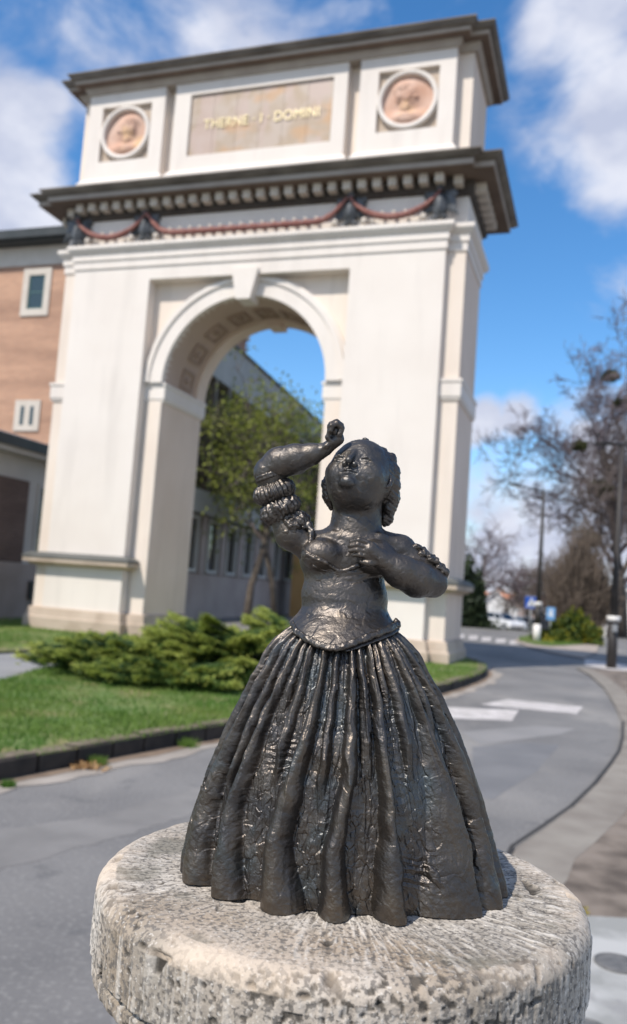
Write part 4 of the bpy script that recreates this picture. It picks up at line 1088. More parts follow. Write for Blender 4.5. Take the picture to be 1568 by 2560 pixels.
def thicket(px, Y, w, h, n, seed, label):
    r = np.random.default_rng(seed); loc = far_(px, Y); mb = MB()
    for i in range(n):
        x = r.uniform(-w, w); y = r.uniform(-w*.6, w*.6); hh = h*r.uniform(.5, 1)*(1 - .5*abs(x)/w); a = Vector((x*.6, y*.6, 0)); b = Vector((x + r.normal(0,.3), y + r.normal(0,.3), hh)); c = a.lerp(b, .5) + Vector(r.normal(0,.12,3))
        mb.tube([a, c, b], [.03,.022,.012], 3, cap=False)
        for q in range(5):
            s = a.lerp(b, r.uniform(.3,1)); mb.tube([s, s + Vector(r.normal(0,.35,3)) + Vector((0,0,.25))], [.014,.008], 3, cap=False)
    o = mb.build('thicket', m_brush, label=label, cat='shrub'); o.location = loc
    return o
thicket(1450, 43, 1.5, 6.2, 900, 71, 'tall brown leafless thicket behind the green hedge on the island')
shrub('hedge_shrub', far_(1435, 31.5), (1.15, .7, 1.15), 9000, .05, m_hedge, 63, 'rounded green shrub at the right end of the island planting', m2=m_yel, n2=1800)
shrub('hedge_shrub', far_(1385, 31.0), (.75, .5, .50), 5000, .045, m_hedge, 64, 'low green shrub in the middle of the island planting', m2=m_yel, n2=700)
shrub('hedge_shrub', far_(1362, 30.6), (.33, .3, .40), 1500, .045, m_yel, 65, 'small golden shrub at the left end of the island planting, by the lamp post')
shrub('hedge', far_(1130, 50), (3, 1, .8), 7000, .08, m_dkleaf, 66, 'dark low hedge along the far pavement right of the arch', 'hedge', clumps=50)
shrub('hedge', far_(1330, 96), (4, 1, 1.4), 7000, .08, m_hedge, 67, 'green hedge in front of the orange-roofed house', 'hedge', clumps=50)

# ================================================================== STREET THINGS
m_pole = mat('dark_pole', (.022,.020,.020), (.045,.038,.034), scale=3, rough=.6, stretch=(1,1,.3))
m_whitep = mat('white_pole_paint', (.68,.66,.63), (.75,.73,.70), scale=3, rough=.6)
m_steel = mat('galvanised_steel', (.32,.33,.34), (.40,.41,.42), scale=8, rough=.5, metal=.4)
m_lampg = mat('lamp_lens', (.55,.56,.56), None, rough=.3)
def lean(p0, p1, t): return tuple(Vector(p0).lerp(Vector(p1), t))
# first lamp post
b = G(1341, 1606); Yb = b.y
top = atY(1360, 1228, Yb); 
lp = empty('street_lamp', (b.x, b.y, 0), 0, label='slim dark street lamp with one long arm and a white painted foot, on the island', cat='street lamp', group='dark street lamps')
H = top.z; tx = (top.x - b.x)
mb = MB(); mb.tube([(0,0,.0),(tx*.18,0,H*.18)], [.115,.105], 14); mb.tube([(tx*.12,0,H*.12),(tx*.24,0,H*.24)], [.12,.115], 14); mb.tube([(tx*.18,0,H*.18),(tx,0,H)], [.085,.055], 12); mb.build('pole', m_pole, lp, True)
mb = MB(); mb.tube([(0,0,.01),(tx*.119,0,H*.119)], [.135,.128], 16); mb.build('foot', m_whitep, lp, True)
mb = MB(); mb.tube([(tx*.245,0,H*.24),(tx*.26,0,H*.265)], [.125,.125], 14); mb.build('collar', m_whitep, lp, True)
a1 = atY(1300, 1216, Yb); mb = MB(); mb.tube([(tx,0,H-.02),(a1.x-b.x, -.1, a1.z)], [.035,.03], 8); a2 = atY(1326, 1237, Yb); mb.tube([(tx,0,H-.32),(a2.x-b.x, .3, a2.z-.02)], [.03,.025], 8); mb.build('arm', m_pole, lp, True)
a3 = atY(1271, 1210, Yb); hd = MB(); hd.ell(((a1.x+a3.x)/2-b.x, -.12, (a1.z+a3.z)/2+.01), ((a1.x-a3.x)*.56,.13,.055), 14, 8, -.15); h_o = hd.build('lamp_head', m_pole, lp, True)
hd = MB(); hd.ell(((a1.x+a3.x)/2-b.x, -.12, (a1.z+a3.z)/2-.035), (.2,.10,.03), 12, 6, -.15); hd.build('lens', m_lampg, h_o, True)
# nearer pole
b = G(1528, 1670); Yb = b.y; top = atY(1557, 1108, Yb)
pl = empty('street_lamp', (b.x, b.y, 0), 0, label='nearer dark street lamp with a white collar, at the corner of the right pavement', cat='street lamp', group='dark street lamps')
H = top.z; tx = top.x - b.x
col = atY(1534, 1548, Yb); ch = col.z
mb = MB(); mb.tube([(0,0,0),(tx*ch/H,0,ch)], [.115,.105], 16); mb.tube([(tx*ch/H,0,ch),(tx*2.3/H,0,2.3),(tx,0,H)], [.10,.07,.045], 14); mb.build('pole', m_pole, pl, True)
mb = MB(); mb.tube([(tx*ch/H,0,ch-.05),(tx*(ch+.06)/H,0,ch+.07)], [.15,.15], 16); mb.build('collar', m_whitep, pl, True)
mb = MB(); mb.box(-.05,.05,-.16,-.09,ch-.28,ch-.12); o = mb.build('hatch_plate', m_steel, pl)
a1 = atY(1512, 1118, Yb); a2 = atY(1640, 1085, Yb)
mb = MB(); mb.tube([(tx,0,H-.02),(a1.x-b.x,-.2,a1.z+.05)], [.04,.03], 8); mb.tube([(tx,0,H-.02),(a2.x-b.x,.2,a2.z)], [.04,.03], 8); mb.build('arm', m_pole, pl, True)
for q, sx_ in ((a1, -1), (a2, 1)):
    hd = MB(); hd.ell((q.x-b.x+sx_*.12, -.2*(-sx_), q.z+(.05 if sx_ < 0 else 0)), (.22,.09,.035), 14, 8, .1); hd.build('lamp_head', m_pole, pl, True)

# signs
m_blue = mat('sign_blue', (.015,.085,.42), None, rough=.4); m_swhite = mat('sign_white', (.80,.80,.80), None, rough=.4); m_black = mat('sign_black', (.01,.01,.01), None, rough=.5)
m_lblue = mat('faded_sign_blue', (.16,.36,.66), None, rough=.4)
cpx = atY(1328, 1506, 36)
sg = empty('crossing_sign', (cpx.x, 36, 0), .05, label='blue square pedestrian crossing sign with white triangle on a thin post', cat='road sign')
mb = MB(); mb.tube([(0,0,0),(0,0,cpx.z+.1)], .03, 10); mb.build('post', m_steel, sg, True)
w = .27
bd = bx('sign_board', m_blue, sg, -w, w, -.055, -.035, cpx.z-w*.9, cpx.z+w*.9)
mb = MB(); mb.box(-w-.012, w+.012, -.05, -.034, cpx.z-w*.9-.012, cpx.z-w*.9-.001); mb.box(-w-.012, w+.012, -.05, -.034, cpx.z+w*.9+.001, cpx.z+w*.9+.012); mb.build('rim', m_swhite, bd)
mb = MB(); z0 = cpx.z; mb.add([(-.20,-.058,z0-.16),(.20,-.058,z0-.16),(0,-.058,z0+.19)], [(0,1,2)]); mb.build('triangle', m_swhite, bd)
mb = MB()
mb.add([(x, -.061, z0+z) for x, z in ((-.022,.02),(.03,.02),(.035,-.05),(.07,-.13),(.045,-.135),(.005,-.07),(-.035,-.135),(-.06,-.13),(-.02,-.05))], [tuple(range(9))[::-1]])
mb.ell((.005,-.061,z0+.055), (.022,.002,.022), 10, 6)
for q in range(4): mb.add([(-.15+q*.085,-.061,z0-.155),(-.11+q*.085,-.061,z0-.155),(-.115+q*.085,-.061,z0-.14),(-.145+q*.085,-.061,z0-.14)], [(0,1,2,3)])
mb.build('walking_figure', m_black, bd)
cpx = atY(1377, 1534, 34)
sg = empty('info_sign', (cpx.x, 34, 0), .0, label='pale blue upright sign with a white emblem, beyond the island shrubs', cat='road sign')
mb = MB(); mb.tube([(0,.02,0),(0,.02,cpx.z)], .03, 10); mb.build('post', m_steel, sg, True)
bd = bx('sign_board', m_lblue, sg, -.17, .17, -.035, -.015, cpx.z-.25, cpx.z+.25)
mb = MB(); mb.add([(x, -.038, cpx.z+z) for x, z in ((-.10,-.10),(.10,-.10),(.07,-.02),(.04,.05),(-.04,.05),(-.07,-.02))], [tuple(range(6))]); mb.ell((0,-.038,cpx.z+.11), (.06,.002,.06), 12, 6); mb.build('emblem', m_swhite, bd)

# parked cars
m_tyre = mat('tyre_rubber', (.018,.018,.018), None, rough=.8); m_rim = mat('wheel_rim', (.35,.36,.37), None, rough=.35, metal=.6)
m_hl = mat('headlight_glass', (.75,.76,.78), None, rough=.1); m_tl = mat('tail_light', (.35,.02,.015), None, rough=.2)
def car(px, Y, rz, paint, label, wagon=False, L_=4.2):
    x = atY(px, 1500, Y).x; root = empty('parked_car', (x, Y, gz(Y)), rz, label=label, cat='car', group='parked cars down the street')
    # side outline along x (front at +x)
    h = L_/2
    low = [(-h,.35),(-h+.05,.72),(-h+.12,.92),(-h+.9,.97),(.75,.93),(h-.25,.78),(h-.03,.60),(h,.38),(h-.1,.24),(-h+.1,.24)]
    if wagon: cab = [(-h+.10,.93),(-h+.30,1.40),(-h+.9,1.50),(.05,1.49),(1.05,.94)]
    else: cab = [(-h+.55,.95),(-h+1.15,1.38),(-h+1.8,1.46),(.1,1.43),(1.05,.94)]
    def loft(pr, w0, wz, name, m, par):
        V = []; n = len(pr)
        for s in (-1, -.93, .93, 1):
            for (a, z) in pr:
                k = 1 - .0*abs(s); wdt = w0 - wz*max(0, z-.9); inset = .04 if abs(s) == 1 else 0
                V.append((a*(1-.02*(abs(s) == 1)), s*wdt, z - (.03 if abs(s) == 1 and z > .5 else 0)))
        Fs = [(k*n+i, k*n+(i+1)%n, (k+1)*n+(i+1)%n, (k+1)*n+i) for k in range(3) for i in range(n)] + [tuple(range(n))[::-1], tuple(3*n+i for i in range(n))]
        mb = MB(); mb.add(V, Fs); return mb.build(name, m, par)
    bd = loft(low, .86, 0, 'body', paint, root); loft([(a*.985, z-.012) for a, z in cab], .80, .22, 'window_band', m_glassd, root)
    mb = MB(); mb.box(cab[1][0]+.12, cab[3][0]+.05, -.66, .66, cab[2][1]-.03, cab[2][1]+.015)
    for sgn in (-1, 1):
        for (i, j) in ((0,1),(3,4)):
            a, b_ = cab[i], cab[j]; mb.tube([(a[0], sgn*(.80-.22*max(0,a[1]-.9)), a[1]), (b_[0], sgn*(.80-.22*max(0,b_[1]-.9)), b_[1])], .035, 6)
        mb.tube([(-.35, sgn*.80, .95), (-.3, sgn*.69, 1.45)], .035, 6)
    mb.build('roof', paint, root)
    for wx in (-h+.78, h-.82):
        for sgn in (-1, 1):
            mb = MB(); mb.tube([(wx, sgn*.70, .31), (wx, sgn*.88, .31)], .31, 22); wh = mb.build('wheel', m_tyre, root)
            mb = MB(); mb.tube([(wx, sgn*.87, .31), (wx, sgn*.895, .31)], .19, 16); mb.build('rim', m_rim, wh)
    for sgn in (-1, 1):
        mb = MB(); mb.ell((h-.12, sgn*.62, .64), (.13,.17,.08), 12, 8); mb.build('headlight', m_hl, root, True)
        mb = MB(); mb.ell((-h+.08, sgn*.70, .78), (.06,.12,.09), 10, 6); mb.build('tail_light', m_tl, root, True)
    return root
m_pwhite = mat('white_car_paint', (.72,.73,.75), None, rough=.18, spec=.6); m_pdark = mat('dark_car_paint', (.02,.024,.032), None, rough=.15, spec=.6); m_psilver = mat('silver_car_paint', (.42,.45,.50), None, rough=.2, spec=.6)
car(1260, 80, rad(-62), m_pwhite, 'bright white car parked down the street, left of the blue crossing sign', True)
car(1316, 92, rad(-75), m_psilver, 'silver car beyond the post of the blue crossing sign')
car(1384, 74, rad(-50), m_pdark, 'dark car behind the first lamp post and the golden shrub')
car(1424, 84, rad(-80), m_pwhite, 'white car farther right, above the low green shrub')

# round iron covers in the paving, bottom right
m_iron = mat('cast_iron', (.10,.10,.10), (.16,.155,.15), scale=30, rough=.7, bump=.5, bscale=200)
for px, py, rr_, lb2 in ((1545, 2432, .085, 'dark round cover set in the concrete paving at the right edge'),):
    p = G(px, py); mb = MB(); mb.lathe([(0,.036),(rr_*.85,.036),(rr_*.88,.034),(rr_*.92,.037),(rr_,.036),(rr_,.028)], (0,0,0), 40); o = mb.build('utility_cover', m_iron, label=lb2, cat='cover'); o.location = (p.x, p.y, 0)
p = G(1468, 2600); mb = MB(); mb.lathe([(0,.036),(.052,.036),(.055,.034),(.058,.037),(.064,.036),(.064,.028)], (0,0,0), 40); o = mb.build('utility_cover', m_iron, label='dark round cover beside the foot of the stone pedestal', cat='cover'); o.location = (p.x, p.y, 0)

# ================================================================== PEDESTAL
PX, PY, PZ, PR = .0388, .6285, 1.0998, .170
m_stone = bpy.data.materials.new('porous_limestone'); m_stone.use_nodes = True
def _stone(m):
    N = m.node_tree.nodes; L = m.node_tree.links; b = N['Principled BSDF']; b.inputs['Roughness'].default_value = .92; b.inputs['Specular IOR Level'].default_value = .25
    tc = N.new('ShaderNodeTexCoord')
    def noise(scale, det=6, st=(1,1,1)):
        mp = N.new('ShaderNodeMapping'); mp.inputs['Scale'].default_value = st; L.new(tc.outputs['Object'], mp.inputs[0])
        n = N.new('ShaderNodeTexNoise'); n.inputs['Scale'].default_value = scale; n.inputs['Detail'].default_value = det; L.new(mp.outputs[0], n.inputs[0]); return n.outputs[0]
    def ramp(f, a, b_, ca, cb):
        r = N.new('ShaderNodeValToRGB'); r.color_ramp.elements[0].position = a; r.color_ramp.elements[1].position = b_
        r.color_ramp.elements[0].color = (*ca, 1); r.color_ramp.elements[1].color = (*cb, 1); L.new(f, r.inputs[0]); return r.outputs[0]
    def mix(f, a, c, mode='MIX'):
        x = N.new('ShaderNodeMix'); x.data_type = 'RGBA'; x.blend_type = mode; 
        if hasattr(f, 'default_value'): L.new(f, x.inputs['Factor'])
        else: x.inputs['Factor'].default_value = f
        L.new(a, x.inputs['A'])
        if hasattr(c, 'default_value'): L.new(c, x.inputs['B'])
        else: x.inputs['B'].default_value = (*c, 1)
        return x.outputs['Result']
    base = ramp(noise(14, 8), .35, .65, (.27,.24,.20), (.50,.455,.40))
    base = mix(ramp(noise(6, 4), .5, .7, (0,0,0), (.7,.7,.7)), base, (.34,.235,.14))
    base = mix(ramp(noise(300, 5, (1,1,1)), .50, .58, (0,0,0), (.8,.8,.8)), base, (.12,.11,.10))
    base = mix(ramp(noise(420, 3), .60, .68, (0,0,0), (.6,.6,.6)), base, (.68,.64,.58))
    at = N.new('ShaderNodeAttribute'); at.attribute_name = 'pore'
    base = mix(at.outputs['Fac'], base, (.055,.048,.04))
    ar = N.new('ShaderNodeAttribute'); ar.attribute_name = 'rim'
    base = mix(ar.outputs['Fac'], base, (.62,.51,.40))
    as_ = N.new('ShaderNodeAttribute'); as_.attribute_name = 'stroke'
    base = mix(as_.outputs['Fac'], base, (.74,.69,.62))
    at2 = N.new('ShaderNodeAttribute'); at2.attribute_name = 'lichen'
    base = mix(at2.outputs['Fac'], base, (.10,.095,.07))
    L.new(base, b.inputs['Base Color'])
    bp = N.new('ShaderNodeBump'); bp.inputs['Strength'].default_value = .9; bp.inputs['Distance'].default_value = .0008
    L.new(noise(420, 5), bp.inputs['Height']); L.new(bp.outputs[0], b.inputs['Normal'])
_stone(m_stone)
def pedestal():
    nth = 1100
    # profile: (radius, z, region 0 top / 1 rim / 2 side)
    prof = [(r, 0.0, 0) for r in np.linspace(.030, PR - .013, 125)]
    for a in np.linspace(0, math.pi/2, 16)[1:]:
        prof.append((PR - .013 + .013 * math.sin(a), -.011 * (1 - math.cos(a)), 1))
    for z in np.linspace(-.012, -.0465, 44): prof.append((PR, z, 2))
    for z in np.linspace(-.0475, -.0510, 6): prof.append((PR - .0045, z, 3))
    for z in np.linspace(-.0520, -.0580, 8): prof.append((PR - .002, z, 2))
    for a in np.linspace(0, math.pi/2, 8)[1:]: prof.append((PR - .002 - .006 * (1 - math.cos(a)), -.058 - .006 * math.sin(a), 2))
    for r in np.linspace(PR - .012, .128, 16): prof.append((r, -.0645 - (PR - r) * .25, 2))
    for z in np.linspace(-.085, -.30, 20): prof.append((.126, z, 2))
    prof.append((.126, -PZ, 2))
    prof = np.array(prof); nr = len(prof)
    th = np.linspace(0, 2 * np.pi, nth, endpoint=False)
    R = np.repeat(prof[:, 0], nth); Z = np.repeat(prof[:, 1], nth); reg = np.repeat(prof[:, 2], nth); T = np.tile(th, nr)
    P = np.stack([R * np.cos(T), R * np.sin(T), Z], 1)
    top = reg == 0; rim = reg == 1; side = reg >= 2
    # chisel strokes fan out on the top; upright tool marks on the side
    fan = fbm(np.stack([T * 48 + 1.5 * vnoise(P * 30, 2), R * 75, np.zeros_like(T)], 1), 4, 3) + .6 * vnoise(np.stack([T * 110 + 2 * vnoise(P * 40, 4), R * 110, T * 0 + 5], 1), 9)
    calm = np.clip(.5 + 1.4 * fbm(P * 16, 3, 31), .05, 1)
    up_ = fbm(np.stack([T * 38, Z * 16, np.zeros_like(T)], 1), 4, 5) + .5 * vnoise(np.stack([T * 100, Z * 22, T * 0], 1), 12)
    rough_ = fbm(P * 130, 4, 21); big = fbm(P * 22, 3, 22)
    # pores
    cv = vnoise(P * np.array([190, 190, 260]), 40) * .6 + vnoise(P * 400, 41) * .45; dn = fbm(P * 13, 3, 44)
    thr = np.where(top, .60, .42) - .38 * np.clip(dn, -.3, .6)
    front = np.clip(-P[:, 1] / PR, 0, 1); thr = thr - .14 * front * (reg > 0)
    pore = np.clip((cv - thr) / .09, 0, 1)
    holes = vnoise(P * np.array([75, 75, 110]), 60); hthr = np.where(top, .86, .80) - .15 * (rim | (side & (Z > -.05)))
    hole = np.clip((holes - hthr) / .12, 0, 1)
    disp = np.where(top, .0007 * fan * calm, 0) + np.where(side, .0008 * up_, 0) + .0005 * rough_ + .0009 * big * (reg > 0) + .0006 * big * top
    disp = disp + np.where(rim, .0006 * fbm(P * 60, 3, 77), 0) - .0010 * pore - .0030 * hole
    # surface direction
    prr = prof[:, 0]; pz = prof[:, 1]
    dr = np.gradient(prr); dz = np.gradient(pz); nrm = np.stack([-dz, dr], 1); nrm /= np.linalg.norm(nrm, axis=1, keepdims=True) + 1e-9
    nr_ = np.repeat(nrm[:, 0], nth); nz_ = np.repeat(nrm[:, 1], nth)
    P[:, 0] += disp * nr_ * np.cos(T); P[:, 1] += disp * nr_ * np.sin(T); P[:, 2] += disp * nz_
    i = np.arange(nr - 1)[:, None] * nth; j = np.arange(nth)[None, :]; j2 = (j + 1) % nth
    Q = np.stack([(i + j).ravel(), (i + nth + j).ravel(), (i + nth + j2).ravel(), (i + j2).ravel()], 1)
    root = empty('pedestal', (PX, PY, 0), label='round porous limestone pedestal with chisel marks under the bronze statuette', cat='pedestal')
    P[:, 2] += PZ
    o = link_mesh('drum', P, Q, m_stone, root, True)
    set_attr(o, 'pore', np.clip(pore * .8 + hole * 1.0 + np.where(top, np.clip(-fan * 1.4 - .22, 0, .6) * calm, 0) + np.where(side, np.clip(-up_ * .8 - .2, 0, .4), 0), 0, 1))
    set_attr(o, 'rim', np.clip(rim * .75 + top * np.clip((R - PR + .030) / .03, 0, .45), 0, 1) * np.clip(.5 + 1.5 * fbm(P * 24, 3, 91), 0, 1))
    set_attr(o, 'stroke', np.where(top, np.clip(fan * 1.2 - .2, 0, .55) * calm, 0) + np.where(side, np.clip(up_ - .2, 0, .5), 0))
    set_attr(o, 'lichen', np.clip((fbm(P * 30, 4, 55) - .22) * 2.2, 0, .5) * top * 1.0)
pedestal()

# ================================================================== BRONZE STATUETTE
SY = .613                                     # distance of its axis
HC = G(858, 2205, PZ)                         # middle of the hem
O = Vector((HC.x, SY, PZ + .0008))
KP = 1.039 * SY / F_PX
def sp(x, y, d=0.0):                          # picture-scale design units -> metres, relative to the statue's foot
    p = atY(x * 1.039, y * 1.039, SY + d * KP)
    return np.array([p.x - O.x, p.y - O.y, p.z - O.z])
def K(v): return v * KP

m_br = bpy.data.materials.new('bronze'); m_br.use_nodes = True
def _bronze(m):
    N = m.node_tree.nodes; L = m.node_tree.links; b = N['Principled BSDF']
    tc = N.new('ShaderNodeTexCoord')
    n = N.new('ShaderNodeTexNoise'); n.inputs['Scale'].default_value = 45; n.inputs['Detail'].default_value = 6; L.new(tc.outputs['Object'], n.inputs[0])
    r = N.new('ShaderNodeValToRGB'); r.color_ramp.elements[0].position = .35; r.color_ramp.elements[1].position = .68
    r.color_ramp.elements[0].color = (.084,.078,.076,1); r.color_ramp.elements[1].color = (.138,.117,.098,1)
    L.new(n.outputs[0], r.inputs[0])
    def layer(src, attr, col):
        a = N.new('ShaderNodeAttribute'); a.attribute_name = attr; x = N.new('ShaderNodeMix'); x.data_type = 'RGBA'
        L.new(a.outputs['Fac'], x.inputs['Factor']); L.new(src, x.inputs['A']); x.inputs['B'].default_value = (*col, 1); return x.outputs['Result']
    c = layer(r.outputs[0], 'worn', (.15,.12,.09)); c = layer(c, 'patina', (.105,.115,.118))
    L.new(c, b.inputs['Base Color'])
    b.inputs['Metallic'].default_value = .9; b.inputs['Specular IOR Level'].default_value = .5
    n2 = N.new('ShaderNodeTexNoise'); n2.inputs['Scale'].default_value = 160; n2.inputs['Detail'].default_value = 4; L.new(tc.outputs['Object'], n2.inputs[0])
    mr = N.new('ShaderNodeMapRange'); mr.inputs[3].default_value = .32; mr.inputs[4].default_value = .50; L.new(n2.outputs[0], mr.inputs[0]); L.new(mr.outputs[0], b.inputs['Roughness'])
    n3 = N.new('ShaderNodeTexNoise'); n3.inputs['Scale'].default_value = 520; n3.inputs['Detail'].default_value = 4; n3.inputs['Distortion'].default_value = 1.2; L.new(tc.outputs['Object'], n3.inputs[0])
    bp = N.new('ShaderNodeBump'); bp.inputs['Strength'].default_value = .42; bp.inputs['Distance'].default_value = .0006
    L.new(n3.outputs[0], bp.inputs['Height']); L.new(bp.outputs[0], b.inputs['Normal'])
_bronze(m_br)
m_brs = m_br.copy(); m_brs.name = 'smooth_bronze'
for _n in m_brs.node_tree.nodes:
    if _n.type == 'BUMP': _n.inputs['Strength'].default_value = .34
    if _n.type == 'MAP_RANGE': _n.inputs[3].default_value = .37; _n.inputs[4].default_value = .56
fig = empty('bronze_statuette', tuple(O), label='dark bronze statuette of a woman in a pleated skirt, hand raised to her brow', cat='statue')

def bronze_obj(name, V, Q, amp=.0004, size=.004, fine=.00015, parent=fig, pat=0.0, sm=1, m=None):
    V = smooth_mesh(V, Q, sm); Nn = mesh_normals(V, Q)
    v1, e1 = dabs(V / size + fbm(V * 200, 2, 3)[:, None] * .3, 11); v2, e2 = dabs(V / (size * .45), 23)
    d = 1.25 * amp * v1 - amp * .2 * np.exp(-(e1 / .07) ** 2) + fine * v2 + fine * .8 * fbm(V * 700, 2, 8)
    V = V + Nn * d[:, None]
    o = link_mesh(name, V, Q, m or m_br, parent, True)
    low = np.clip(-d / (amp + 1e-6) - .2, 0, 1)
    pn = np.clip(fbm(V * 28, 3, 66) * 2.2 - .25 + pat, 0, 1)
    set_attr(o, 'worn', np.clip(d / (amp + 1e-6) * .5, 0, .5) * np.clip(.5 + 2 * fbm(V * 18, 2, 5), 0, 1))
    set_attr(o, 'patina', np.clip(low * .5 + .35, 0, 1) * pn * .7)
    return o

# ---- body: head, neck, torso and both arms, one continuous surface
h_ = .00062
lo = (-.085, -.050, .150); hi = (.090, .045, .352)
S = SDF(lo, hi, h_)
k3 = .0030
# trunk
S.ell(sp(828, 1350, 0), (K(104), K(66), K(80)), .004)
S.ell(sp(829, 1430, 0), (K(99), K(68), K(70)), .006)
S.ell(sp(830, 1510, 0), (K(128), K(96), K(50)), .008)
S.cone(sp(862, 1215, 8), sp(852, 1302, 4), K(59), K(64), .004)
S.cone(sp(848, 1300, 2), sp(762, 1308, 0), K(42), K(26), .005)
S.cone(sp(858, 1302, 2), sp(962, 1322, 0), K(44), K(34), .005)
# bust
S.ell(sp(776, 1333, -48), (K(47), K(34), K(37)), .0028)
S.ell(sp(903, 1340, -50), (K(52), K(38), K(40)), .0028)
# collar bones
S.chain([sp(846, 1296, -52), sp(800, 1286, -40), sp(762, 1294, -26)], [K(3), K(4), K(3)], .005)
S.chain([sp(866, 1298, -52), sp(915, 1292, -40), sp(950, 1304, -28)], [K(3), K(4), K(3)], .005)
# right arm (left in the picture), raised
S.chain([sp(752, 1318, 2), sp(700, 1285, -4), sp(668, 1215, -8), sp(646, 1140, -14)], [K(38), K(36), K(31), K(33)], .004)
S.chain([sp(646, 1134, -14), sp(672, 1114, -22), sp(712, 1104, -34), sp(750, 1093, -44), sp(784, 1081, -52)], [K(34), K(37), K(35), K(25), K(15.5)], .003)
# right hand, half closed
S.cone(sp(786, 1079, -53), sp(812, 1056, -58), K(14), K(16), .002)
S.cone(sp(811, 1058, -58), sp(813, 1042, -58), K(14), K(11), .0012)
S.ell(sp(806, 1038, -60), (K(13), K(14), K(13)), .001)
for i, (dx, dy, dd) in enumerate(((0, 0, -12), (-1, -4, -4), (-2, -3, 4), (-5, 1, 11))):
    S.chain([sp(817+dx, 1046+dy, -58+dd), sp(822+dx, 1029+dy, -60+dd), sp(811+dx, 1019+dy, -66+dd), sp(798+dx, 1024+dy, -71+dd), sp(797+dx, 1036+dy, -70+dd)],
            [K(8.2), K(7.4), K(6.8), K(6.2), K(5.2)], .0004)
S.chain([sp(797, 1066, -66), sp(789, 1052, -72), sp(793, 1038, -77), sp(802, 1032, -77)], [K(7.5), K(6.2), K(5.2), K(4)], .0008)
S.chain([sp(768, 1083, -62), sp(786, 1072, -69), sp(800, 1062, -70)], [K(4), K(4.5), K(3)], .0015)
# left arm, forearm folded across to the breast
S.chain([sp(964, 1326, 0), sp(1002, 1364, -6), sp(1040, 1402, -14)], [K(37), K(33), K(33)], .004)
S.chain([sp(1044, 1404, -16), sp(1004, 1394, -40), sp(962, 1374, -62), sp(918, 1348, -82)], [K(32), K(42), K(38), K(22)], .003)
# left hand laid on the breast
S.cone(sp(918, 1348, -84), sp(890, 1325, -92), K(19), K(20), .002)
S.cone(sp(890, 1318, -92), sp(886, 1336, -92), K(16), K(16), .0015)
for (ax, ay, bx, by, cx_, cy_, r) in ((884,1306,864,1299,846,1303,6.4),(880,1316,860,1311,842,1314,6.6),(880,1327,860,1323,843,1325,6.4),(884,1338,866,1335,851,1336,5.8)):
    S.chain([sp(ax, ay, -100), sp(bx, by, -103), sp(cx_, cy_, -93)], [K(r+.8), K(r), K(r-1.2)], .0005)
S.chain([sp(905, 1352, -92), sp(886, 1356, -99), sp(870, 1352, -97)], [K(9), K(7.5), K(5.5)], .001)

# head, in its own axes: rt, fw (face direction), up
Hc = sp(866, 1146, -8)
ya, pa = rad(18.5), rad(25)
fw_ = np.array([-math.sin(ya) * math.cos(pa), -math.cos(ya) * math.cos(pa), math.sin(pa)])
rt_ = np.array([math.cos(ya), -math.sin(ya), 0]); tl = rad(-3)
up_v = np.cross(rt_, fw_)      # points up
if up_v[2] < 0: up_v = -up_v
rt2 = rt_ * math.cos(tl) + up_v * math.sin(tl); up2 = -rt_ * math.sin(tl) + up_v * math.cos(tl)
RH = np.array([rt2, fw_, up2])
def hp(a, f, u): return Hc + rt2 * a * .001 + fw_ * f * .001 + up2 * u * .001      # millimetres
S.ell(hp(0, 0, 1), (.0228, .0245, .0265), .003, RH)
S.ell(hp(0, 4, -9), (.0205, .0200, .0185), .006, RH)           # full jaw
S.ell(hp(0, 3, -20), (.0150, .0150, .0085), .006, RH)          # double chin
for sgn in (-1, 1):
    S.ell(hp(sgn * 11.5, 14.2, -7.5), (.0082, .0066, .0080), .006, RH)       # cheeks
    S.ell(hp(sgn * 10.2, 26.0, -.2), (.0062, .0036, .0038), .0034, RH, 's')   # eye socket
    S.ell(hp(sgn * 10.0, 19.7, -1.0), (.0048, .0036, .0030), .0016, RH)       # lids over the eye
    S.chain([hp(sgn * 6.2, 23.8, -1.6), hp(sgn * 10.0, 23.9, -1.3), hp(sgn * 13.8, 21.6, -1.4)], [.0004, .0010, .0004], .0004, 's')   # slit
    S.chain([hp(sgn * 5.4, 22.6, -1.2), hp(sgn * 7.6, 23.6, .6), hp(sgn * 10.2, 23.7, 1.2), hp(sgn * 12.8, 22.4, .5), hp(sgn * 14.8, 20.4, -.9)], [.0005, .0008, .0008, .0007, .0004], .0006)   # upper lid
    S.chain([hp(sgn * 5.6, 22.6, -1.6), hp(sgn * 8.0, 23.2, -2.9), hp(sgn * 10.4, 23.2, -3.2), hp(sgn * 13.0, 21.8, -2.5), hp(sgn * 14.8, 20.4, -1.1)], [.0004, .0006, .0006, .0005, .0003], .0006)   # lower lid
    S.chain([hp(sgn * 6.6, 23.9, -1.1), hp(sgn * 10.2, 24.2, -.9), hp(sgn * 13.6, 22.4, -1.0)], [.0004, .0009, .0004], .0003, 's')
S.chain([hp(0, 23.0, 4.8), hp(0, 26.6, -.8), hp(0, 30.2, -6.8)], [.0022, .0018, .0024], .0012)     # nose
for sgn in (-1, 1):
    S.ell(hp(sgn * 3.6, 26.2, -7.4), (.0020, .0026, .0019), .0008, RH)
    S.ell(hp(sgn * 1.9, 28.0, -9.7), (.0011, .0014, .0009), .0004, RH, 's')
S.ell(hp(0, 21.4, -12.4), (.0066, .0040, .0046), .0030, RH)
S.chain([hp(-5.2, 23.2, -12.4), hp(-1.8, 25.4, -11.8), hp(0, 25.3, -12.2), hp(1.8, 25.4, -11.8), hp(5.2, 23.2, -12.4)], [.0005, .0010, .0009, .0010, .0005], .0008)
